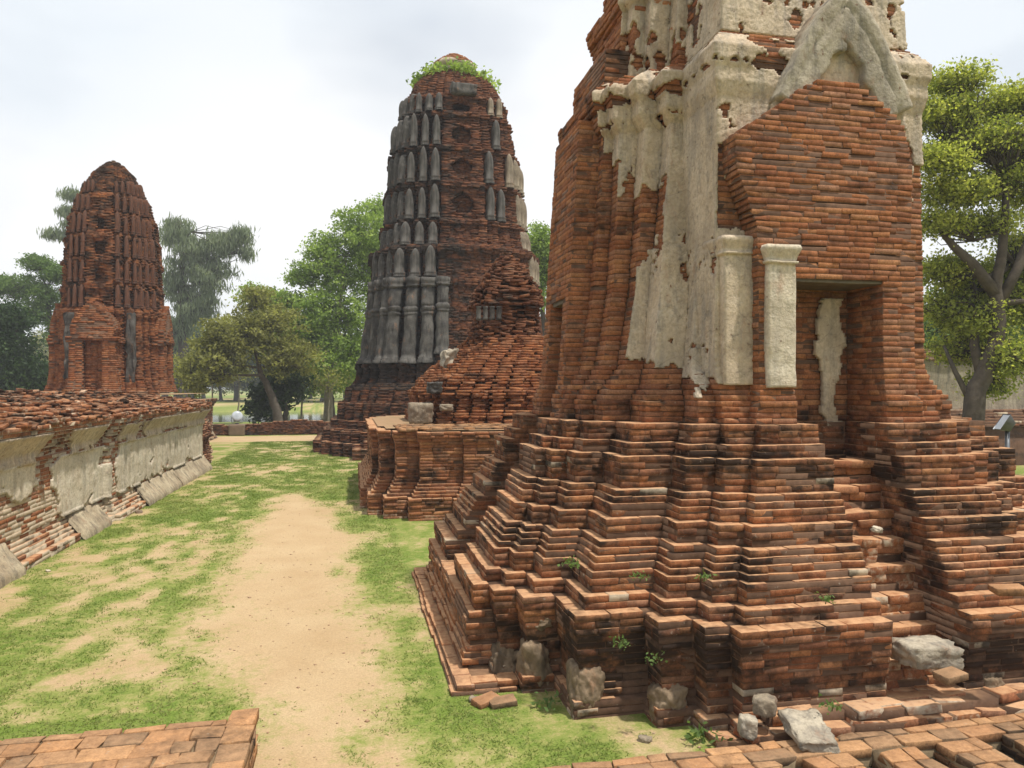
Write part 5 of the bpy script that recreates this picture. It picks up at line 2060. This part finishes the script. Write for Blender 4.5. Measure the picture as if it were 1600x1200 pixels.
mesh_py('post', V, Fc, M_METAL_DK, fl, True)

rw = empty('plastered_wall', (26, 36, 0), 'stained grey plastered wall behind the right hand tree', 'wall')
x0, y0 = at(1440, 26)
x1, y1 = at(1760, 30)
slab('wall_face', M_PLASTER_STONE2, rw, 12.5, 30.0, 21.2, 21.8, 0, 3.55, 13, 14, 0.05)
bs = Bricks()
for k in range(6):
    lay_poly(bs, rect(12.2 + 0.1 * k, 30.0, 20.2 + 0.12 * k, 21.3), 1.3 + k * 0.09, 0.09, k, D=0.3, Lr=(0.3, 0.42), skip=0.08)
for k in range(5):
    lay_poly(bs, rect(12.4, 30.0, 21.1 + 0.02 * k, 21.9), 3.5 + k * 0.08, 0.08, k, D=0.3, Lr=(0.3, 0.42), skip=0.10 + 0.08 * k)
bs.prism(rect(12.3, 30, 20.3, 21.3), 0, 1.32)
bs.build('brick_footing', M_BRICK_DARK, rw, bevel=False, erode=0.08, jit=0.015, seed=161, mould=lambda C, n: 0.2 + 0 * C[:, 0], wash=lambda C, r: 0.35 * r.random(len(C)))


# =================================================================== TREES
def leaves(C, spread, n_per, size, r, up=0.3, droop=0.0, aspect=1.6, drop_dir=False):
    """Leaf quads scattered round cluster centres C."""
    N = len(C) * n_per
    base = np.repeat(C, n_per, 0) + r.normal(0, 1, (N, 3)) * np.array(spread)
    d1 = r.normal(0, 1, (N, 3))
    if drop_dir:
        d1 = d1 * 0.35 + np.array([0, 0, -1.0])
    d1 /= np.linalg.norm(d1, axis=1, keepdims=True)
    nn = r.normal(0, 1, (N, 3)) + np.array([0, 0, up * 3])
    d2 = np.cross(nn, d1)
    d2 /= np.maximum(np.linalg.norm(d2, axis=1, keepdims=True), 1e-6)
    s = size * r.uniform(0.6, 1.3, N)[:, None]
    a = d1 * s * aspect / 2
    b = d2 * s / 2
    V = np.stack([base - a, base + b * 0.9, base + a, base - b * 0.9], 1)
    return V.reshape(-1, 3), N


def tree(name, label, base, trunk, blobs, leafm, bark, seed, leaf=0.12, n_cl=60, n_per=40, r0=0.3, group=None, drop=False, spread=0.32, aspect=1.6, sub=5, twigs=True, shellf=0.5, cat='tree', bare=0, boughs=()):
    """trunk: list of world points from the base up; blobs: (centre, radii, fraction of clusters)."""
    e = empty(name, base, label, cat, group)
    r = np.random.default_rng(seed)
    V, Fc = [], []
    trunk = [Vector(p) for p in trunk]
    nT = len(trunk)
    # smooth the trunk path
    pts = []
    for i in range(nT - 1):
        for t in (0, 0.33, 0.66):
            pts.append(trunk[i].lerp(trunk[i + 1], t) + Vector(r.normal(0, r0 * 0.08, 3)))
    pts.append(trunk[-1])
    rad = [r0 * (1.25 if i == 0 else 1.0) * (1 - 0.72 * i / (len(pts) - 1)) for i in range(len(pts))]
    tube(V, Fc, pts, rad, 9)
    for bp_, br_ in boughs:
        tube(V, Fc, bp_, [br_ * (1 - 0.6 * i_ / (len(bp_) - 1)) for i_ in range(len(bp_))], 8)
    CL, CW = [], []
    for c, rd, fr in blobs:
        c = Vector(c)
        # a limb from the trunk to the blob
        cand = [(i, (p - c).length + 0.6 * max(0, p.z - c.z + 0.3 * rd[2])) for i, p in enumerate(pts) if i > len(pts) * 0.3]
        i0 = min(cand, key=lambda t: t[1])[0]
        p0 = pts[i0]
        mid_ = p0.lerp(c, 0.5) + Vector(r.normal(0, 0.12 * (c - p0).length, 3)) + Vector((0, 0, -0.05 * (c - p0).length))
        lr = max(0.03, rad[i0] * 0.6)
        limb = [p0, p0.lerp(mid_, 0.5), mid_, mid_.lerp(c, 0.5) + Vector(r.normal(0, 0.06 * (c - p0).length, 3)), c]
        tube(V, Fc, limb, [lr, lr * 0.8, lr * 0.62, lr * 0.45, lr * 0.28], 6)
        k = max(4, int(n_cl * fr))
        d = r.normal(0, 1, (k, 3))
        d /= np.linalg.norm(d, axis=1, keepdims=True)
        rr = r.random(k) ** shellf
        cc = np.array(c) + d * rr[:, None] * np.array(rd)
        CL.append(cc)
        for _ in range(bare):
            dd = Vector(r.normal(0, 1, 3))
            dd.normalize()
            q = c + Vector((dd.x * rd[0], dd.y * rd[1], dd.z * rd[2])) * 1.12
            m_ = c.lerp(q, 0.5) + Vector(r.normal(0, 0.12, 3)) * (q - c).length
            tube(V, Fc, [limb[3], c.lerp(m_, 0.6), m_, q], [lr * 0.35, lr * 0.26, lr * 0.18, lr * 0.07], 4)
        if twigs:
            sel = r.choice(k, min(k, max(6, k // sub)), replace=False)
            for s_ in sel:
                q = Vector(cc[s_])
                a = limb[2 if r.random() < 0.4 else 3 if r.random() < 0.5 else 4]
                m_ = a.lerp(q, 0.5) + Vector(r.normal(0, 0.10 * (q - a).length, 3))
                tube(V, Fc, [a, m_, q], [lr * 0.28, lr * 0.18, lr * 0.06], 4)
    mesh_py('trunk', V, Fc, bark, e, True)
    C = np.concatenate(CL)
    LV, N = leaves(C, (spread, spread, spread * 0.55), n_per, leaf, r, drop_dir=drop, aspect=aspect)
    cv = np.clip(np.repeat(r.normal(0.48, 0.24, len(C)), n_per) + r.normal(0, 0.14, N), 0, 1)
    att = np.repeat(np.stack([cv, cv, cv, np.ones(N)], 1), 4, 0)
    mesh_np('crown', LV, np.arange(N * 4), np.arange(N) * 4, leafm, e, att)
    return e


def B(px, py, d, rx, rz, fr=1.0, ry=None):
    """crown lobe at a surveyed spot: radii given in photo pixels at that distance"""
    m = d / F
    return (at3(px, py, d), (rx * m, (ry or rx) * m, rz * m), fr)


def G(px, d, z=0.0):
    x, y = at(px, d)
    return (x, y, z)


GT = 'trees along the canal and around the ruins'
# leaning spreading tree at the low wall
tree('leaning_tree', 'leaning dark trunked tree with a wide olive crown rising at the low wall', G(438, 43), [G(438, 43), at3(432, 640, 43), at3(420, 608, 43), at3(405, 575, 43), at3(395, 540, 43)],
     [B(330, 560, 42, 55, 40, 1.2), B(375, 530, 43, 55, 38, 1.2), B(420, 505, 44, 55, 40, 1.1), B(300, 590, 41, 30, 28, .5), B(450, 560, 44, 50, 36, 1), B(345, 520, 42, 30, 22, .5), B(400, 470, 44, 28, 25, .4)], LF_OLIVE, M_BARK, 1, 0.13, 135, 28, 0.32, GT, spread=0.24, sub=2, bare=4)
tree('broad_tree', 'tall bright green tree with bare twigs left of the tallest prang', G(515, 50), [G(515, 50), at3(513, 620, 50), at3(520, 560, 50), at3(530, 480, 50), at3(540, 400, 50)],
     [B(560, 360, 50, 42, 45, 1.1), B(520, 420, 50, 45, 45, 1.1), B(575, 430, 51, 40, 60, 1), B(500, 480, 49, 40, 40, 1), B(545, 500, 50, 45, 45, 1), B(470, 430, 50, 26, 22, .4), B(590, 330, 52, 25, 22, .4), B(505, 390, 50, 28, 30, .5), B(440, 470, 50, 28, 20, .5), B(520, 560, 49, 48, 40, 1), B(560, 560, 51, 30, 50, .8), B(395, 462, 51, 24, 18, .4), B(430, 500, 50, 36, 28, .8), B(470, 520, 49, 40, 35, .9), B(585, 390, 52, 30, 50, .8), B(455, 545, 49, 40, 30, .8)], LF_BRIGHT, M_BARK_PALE, 2, 0.14, 145, 28, 0.35, GT, spread=0.27, sub=3, bare=4)
tree('leafy_tree', 'dark glossy leaved small tree under the leaning tree by the water', G(446, 46), [G(446, 46), at3(446, 640, 46), at3(445, 600, 46)],
     [B(425, 620, 46, 28, 30, 1), B(455, 600, 46.5, 32, 30, 1), B(410, 640, 46, 16, 16, .5)], LF_DARK, M_BARK, 3, 0.20, 60, 34, 0.22, GT, spread=0.35)
tree('stout_tree', 'stout dark trunk with drooping green crown on the near canal bank', G(515, 54), [G(516, 54), at3(515, 640, 54), at3(514, 615, 54), at3(512, 580, 54)],
     [B(500, 590, 54, 36, 28, 1), B(535, 585, 54, 36, 30, 1), B(480, 565, 54, 30, 26, .8)], LF_BRIGHT, M_BARK, 4, 0.16, 70, 36, 0.5, GT, spread=0.4)
# casuarina behind the left prang
tree('casuarina', 'tall grey green feathery casuarina right of the rounded prang', G(288, 78), [G(288, 78), at3(285, 540, 78), at3(283, 470, 78), at3(285, 400, 78), at3(280, 345, 78)],
     [B(275, 365, 78, 26, 26, .9), B(300, 400, 78, 36, 32, 1), B(345, 385, 78, 26, 22, .8), B(375, 370, 78, 18, 15, .5), B(330, 430, 78, 34, 28, .9), B(275, 440, 78, 26, 36, .9), B(300, 485, 78, 34, 34, 1), B(270, 520, 78, 25, 25, .6), B(322, 470, 78, 20, 30, .5), B(385, 392, 78, 8, 14, .2)],
     LF_GREY, M_BARK, 5, 0.12, 100, 24, 0.6, GT, drop=True, spread=0.42, aspect=6.5, shellf=0.6, sub=2, bare=5)
tree('casuarina', 'thin casuarina whose drooping tufts show left of the rounded prang', G(118, 82), [G(118, 82), at3(118, 520, 82), at3(116, 420, 82), at3(116, 310, 82)],
     [B(110, 305, 82, 12, 6, .3), B(106, 330, 82, 14, 6, .35), B(92, 368, 82, 22, 7, .5), B(112, 350, 82, 10, 6, .25), B(125, 440, 82, 26, 36, 1)], LF_GREY, M_BARK, 6, 0.12, 80, 24, 0.4, GT, drop=True, spread=0.38, aspect=6.0, sub=2)
# left group
tree('dark_tree', 'dense dark green tree filling the left edge behind the terrace', G(15, 46), [G(15, 46), at3(18, 580, 46), at3(25, 530, 46), at3(25, 490, 46)],
     [B(15, 545, 46, 40, 45, 1.3), B(-35, 520, 46, 50, 55, 1.3), B(45, 590, 46, 36, 36, 1), B(0, 600, 46, 45, 30, 1), B(15, 500, 46, 26, 24, .7), B(75, 605, 46, 16, 18, .4)], LF_DARK, M_BARK, 7, 0.14, 170, 36, 0.35, GT, spread=0.36)
tree('umbrella_tree', 'light green spreading tree with visible dark boughs beside the dark tree', G(85, 60), [G(85, 60), at3(82, 560, 60), at3(78, 500, 60), at3(72, 450, 60)],
     [B(62, 412, 60, 26, 12, .7), B(90, 430, 60, 24, 16, .7), B(30, 448, 60, 42, 20, 1), B(75, 465, 60, 32, 20, .9), B(-15, 445, 60, 40, 22, .9), B(92, 520, 60, 18, 26, .6), B(50, 490, 60, 40, 20, .8)], LF_MID, M_BARK, 8, 0.13, 130, 30, 0.4, GT, spread=0.28, sub=2, bare=3)
# right tree
tree('rain_tree', 'forked dark trunk with airy yellow green crown right of the nearest prang', G(1520, 21), [G(1516, 20), at3(1522, 625, 20), at3(1542, 575, 20), at3(1560, 525, 20), at3(1556, 450, 20), at3(1566, 390, 20), at3(1572, 300, 20)],
     [B(1495, 130, 20, 49, 21, .7), B(1560, 165, 20.5, 66, 23, .9), B(1470, 180, 20, 49, 27, .9), B(1620, 150, 20, 55, 21, .7), B(1530, 215, 20, 71, 27, 1), B(1600, 230, 21, 66, 31, 1), B(1470, 250, 19.5, 44, 27, .7),
      B(1490, 300, 20, 60, 24, 1), B(1570, 290, 20.5, 60, 27, .9), B(1640, 310, 21, 66, 37, .9), B(1470, 345, 20, 38, 27, .6), B(1540, 350, 20.5, 49, 24, .7), B(1600, 390, 21, 55, 34, .8),
      B(1485, 480, 21, 44, 34, .8), B(1530, 500, 20.5, 49, 31, .8), B(1590, 470, 21, 49, 37, .9), B(1500, 540, 21.5, 44, 31, .7), B(1575, 560, 20, 38, 34, .7), B(1650, 450, 21, 66, 77, 1), B(1545, 600, 21, 30, 21, .4), B(1478, 425, 20.8, 38, 30, .8), B(1530, 440, 21.5, 45, 30, .8), B(1595, 430, 22, 50, 34, .8)],
     LF_YELLOW, M_BARK, 9, 0.065, 190, 26, 0.30, GT, spread=0.19, sub=1, bare=8,
     boughs=[([at3(1556, 460, 20), at3(1520, 412, 20), at3(1490, 385, 20), at3(1462, 350, 20)], 0.17), ([at3(1535, 590, 20), at3(1522, 540, 20.3), at3(1528, 480, 20.6), at3(1515, 420, 20.8)], 0.15),
             ([at3(1558, 480, 20), at3(1590, 420, 20), at3(1615, 350, 20.4), at3(1640, 290, 20.5)], 0.16), ([at3(1518, 630, 20), at3(1492, 580, 20.3), at3(1475, 540, 20.6)], 0.09)])
V_ = at3(1520, 640, 20)
# tree seen between the two tall prangs
tree('slender_tree', 'light green tree glimpsed between the tallest and the nearest prang', G(850, 46), [G(850, 46), at3(850, 560, 46), at3(848, 450, 46), at3(846, 390, 46)],
     [B(840, 375, 46, 24, 25, .8), B(850, 420, 46, 25, 30, .9), B(835, 460, 46, 20, 28, .7), B(870, 390, 46, 25, 30, .8)], LF_BRIGHT, M_BARK, 10, 0.13, 100, 34, 0.25, GT, spread=0.34, sub=3)
tree('background_tree', 'green tree behind the plastered wall beyond the right hand tree', G(1500, 36), [G(1500, 36), at3(1500, 560, 36), at3(1500, 500, 36)],
     [B(1490, 500, 36, 70, 50, 1.2), B(1580, 490, 36, 70, 60, 1.2), B(1660, 480, 36, 70, 60, 1), B(1440, 520, 36, 40, 40, .8)], LF_MID, M_BARK, 16, 0.14, 110, 40, 0.3, GT, spread=0.4)

# young planted trees with pale stems
yt = [(310, 46, 588, 'slim staked sapling with yellowish leaves nearest the terrace end'), (330, 45.5, 590, 'pale forked sapling left of the lamp pedestal'), (372, 57, 600, 'bushy sapling behind the lamp pedestal'),
      (471, 48, 600, 'bare pale forked sapling right of the leaning trunk'), (513, 46, 608, 'thin sapling standing before the stout dark trunk')]
for i, (px, d, py, lab) in enumerate(yt):
    tree('sapling', lab, G(px, d), [G(px, d), at3(px, 640, d), at3(px + 2, 620, d), at3(px + 1, py - 15, d)],
         [B(px - 12, py - 8, d, 12, 12, .4), B(px + 14, py - 14, d, 12, 12, .4), B(px, py - 25, d, 12, 12, .4)], LF_OLIVE if i % 2 == 0 else LF_YELLOW, M_BARK_PALE, 20 + i, 0.10, 34, 9 if i in (1, 3) else 16, 0.085, 'young planted trees by the canal', spread=0.4, sub=2)

# far bank trees: two prototypes copied
GF = 'trees on the far canal bank'


def copy_tree(src, loc, rz, sc, label):
    o = src.copy()
    COL.objects.link(o)
    o.location = loc
    o.rotation_euler = (0, 0, rz)
    o.scale = (sc, sc, sc)
    o['label'] = label
    for ch in src.children:
        c = ch.copy()
        COL.objects.link(c)
        c.parent = o
    return o


fb = []
for k, (lm_, sd_) in enumerate(((LF_MID, 51), (LF_OLIVE, 52), (LF_DARK, 53))):
    x, y = at(-40 + 150 * k, 122)
    c0 = Vector((x, y, 0.5))
    tr_ = tree('bank_tree', 'tmp', c0, [c0, c0 + Vector((0.1, 0, 2)), c0 + Vector((0.3, 0, 4)), c0 + Vector((0.2, 0, 6))],
               [(c0 + Vector((0, 0, 6.5)), (3.2, 3.2, 2.6), 1), (c0 + Vector((2.6, 0, 5)), (2.6, 2.6, 2.2), 1), (c0 + Vector((-2.6, .5, 4.6)), (2.6, 2.6, 2.2), 1), (c0 + Vector((0.3, -1.5, 3.6)), (3.0, 2.4, 2.0), 1), (c0 + Vector((0.8, 0.4, 8.4)), (1.9, 1.9, 1.6), .5)],
               lm_, M_BARK, sd_, 0.28, 60, 34, 0.35, GF, spread=0.7)
    fb.append(tr_)
names_ = ['rounded mid green tree on the far bank left of the rounded prang', 'olive green tree on the far bank behind the rounded prang', 'dark tree on the far bank behind the casuarina']
for o, nm in zip(fb, names_):
    o['label'] = nm
spots = [(275, 112, 2, 1.25, 'dark rounded far bank tree seen through the gap right of the rounded prang'), (300, 116, 0, 1.3, 'mid green far bank tree over the two nearest saplings'), (370, 116, 1, 1.3, 'olive far bank tree exactly behind the lamp pedestal'), (420, 114, 2, 1.2, 'dark far bank tree left of the leaning trunk'), (470, 116, 0, 1.35, 'mid green far bank tree behind the bare pale sapling'), (505, 113, 1, 1.2, 'olive far bank tree behind the stout dark trunk'), (255, 125, 0, 1.0, 'mid green far bank tree just right of the rounded prang'), (345, 118, 1, 0.85, 'olive far bank tree above the lamp pedestal'), (318, 140, 2, 1.1, 'dark far bank tree between casuarina and lamp pedestal'),
         (400, 135, 0, 1.1, 'mid green far bank tree behind the leaning tree'), (450, 120, 1, 0.9, 'olive far bank tree behind the leaning trunk'), (485, 130, 2, 1.0, 'dark far bank tree over the bare sapling'), (540, 138, 0, 1.2, 'mid green far bank tree left of the stepped dark base'),
         (580, 128, 1, 1.1, 'olive far bank tree hidden partly by the tallest prang'), (860, 120, 0, 1.3, 'mid green far tree low between the two tall prangs'), (60, 130, 1, 1.2, 'olive far tree behind the dark left edge trees'), (1480, 80, 2, 1.1, 'dark far tree behind the forked right hand tree'), (1600, 75, 0, 1.2, 'mid green far tree at the right edge')]
for i, (px, d, k, s_, lab) in enumerate(spots):
    x, y = at(px, d)
    copy_tree(fb[k], (x, y, 0.4 if d > 100 else 0), 1.3 * i, s_, lab)


# weeds: tufts of small leaves growing on the ruins
def weed(name, loc, n, sz, lm_, label, seed, group, spread=(0.06, 0.06, 0.04), leaf=0.03, cat='plant'):
    r = np.random.default_rng(seed)
    C = np.array([[0, 0, 0.03]])
    V, N = leaves(C, spread, n, leaf, r, aspect=1.9)
    V[:, 2] = np.abs(V[:, 2])
    cv = np.clip(r.normal(0.55, 0.2, N), 0, 1)
    att = np.repeat(np.stack([cv, cv, cv, np.ones(N)], 1), 4, 0)
    e = empty(name, loc, label, cat, group)
    V = V * sz + np.array(loc)
    mesh_np('leaf_tuft', V, np.arange(N * 4), np.arange(N) * 4, lm_, e, att)
    SV, SF = [], []
    tube(SV, SF, [Vector(loc) - Vector((0, 0, 0.02)), Vector(loc) + Vector((0.004, 0, 0.03 * sz)), Vector(loc) + Vector((0.01, 0.005, 0.07 * sz))], [0.004, 0.003, 0.001], 5)
    mesh_py('stem', SV, SF, lm_, e, True)
    return e


GW = 'green weeds sprouting from the brickwork'
wd = [(1098, 1140, 5.35, 1.2, 'green weed clump at the foot of the near base left of the ledge', 0.02), (855, 1105, 5.95, 1.0, 'small weed tuft beside the grey render lump at the base corner', 0.02),
      (893, 885, 5.95, 0.8, 'weed growing in the angle of the lower steps at the near corner', None), (1290, 940, 5.55, 0.6, 'tiny weed on the second step of the near front', None), (1100, 905, 5.55, 0.6, 'tiny weed on the narrow courses of the near front', None),
      (1000, 905, 5.7, 0.6, 'tiny weed beside an orange brick on the near corner steps', None), (1300, 1107, 5.2, 0.7, 'little weed right of the whitish slab', None), (970, 1010, 5.5, 0.6, 'weed in a crack of the near plinth face', None), (1020, 1035, 5.45, 0.6, 'second weed lower in the plinth face crack', None)]
for i, (px, py, d, s_, lab, z) in enumerate(wd):
    p = at3(px, py, d)
    weed('weed', (p.x, p.y, p.z if z is None else z), 46, s_, LF_MID, lab, 700 + i, GW)


def shrub_ring():
    r = np.random.default_rng(720)
    n = 90
    a = r.uniform(0, 2 * math.pi, n)
    rad = r.uniform(1.05, 1.75, n)
    C = np.stack([rad * np.cos(a) + 0.05, rad * np.sin(a), 0.2 + (1.7 - rad) * 0.35 + r.uniform(-0.1, 0.12, n)], 1)
    C[:, 2] += 0.15
    V, N = leaves(C, (0.2, 0.2, 0.16), 36, 0.13, r)
    cv = np.clip(np.repeat(r.normal(0.55, 0.2, n), 36) + r.normal(0, .12, N), 0, 1)
    att = np.repeat(np.stack([cv, cv, cv, np.ones(N)], 1), 4, 0)
    o = mesh_np('weed_ring', V, np.arange(N * 4), np.arange(N) * 4, LF_BRIGHT, None, att, False, np.zeros(3))
    o.location = (MX, MY, 15.72)
    tag(o, 'ring of green weeds growing round the broken top of the tallest prang', 'plant', GW)


shrub_ring()


# =================================================================== HAZE (humid air over the park)
m_h = bpy.data.materials.new('humid_air')
m_h.use_nodes = True
nt_h = m_h.node_tree
nt_h.nodes.clear()
ho = nt_h.nodes.new('ShaderNodeOutputMaterial')
hv = nt_h.nodes.new('ShaderNodeVolumePrincipled')
hv.inputs['Color'].default_value = (0.93, 0.96, 1.0, 1)
hv.inputs['Density'].default_value = 0.0010
nt_h.links.new(hv.outputs[0], ho.inputs['Volume'])
hx0, hx1, hy0, hy1, hz0, hz1 = -640, 640, -340, 1260, -2.5, 30
hz = mesh_py('haze', [(hx0, hy0, hz0), (hx1, hy0, hz0), (hx1, hy1, hz0), (hx0, hy1, hz0), (hx0, hy0, hz1), (hx1, hy0, hz1), (hx1, hy1, hz1), (hx0, hy1, hz1)],
             [[3, 2, 1, 0], [4, 5, 6, 7], [0, 1, 5, 4], [1, 2, 6, 5], [2, 3, 7, 6], [3, 0, 4, 7]], m_h)
tag(hz, 'thin pale humid haze hanging over the whole ruin park', 'haze', None, 'stuff')
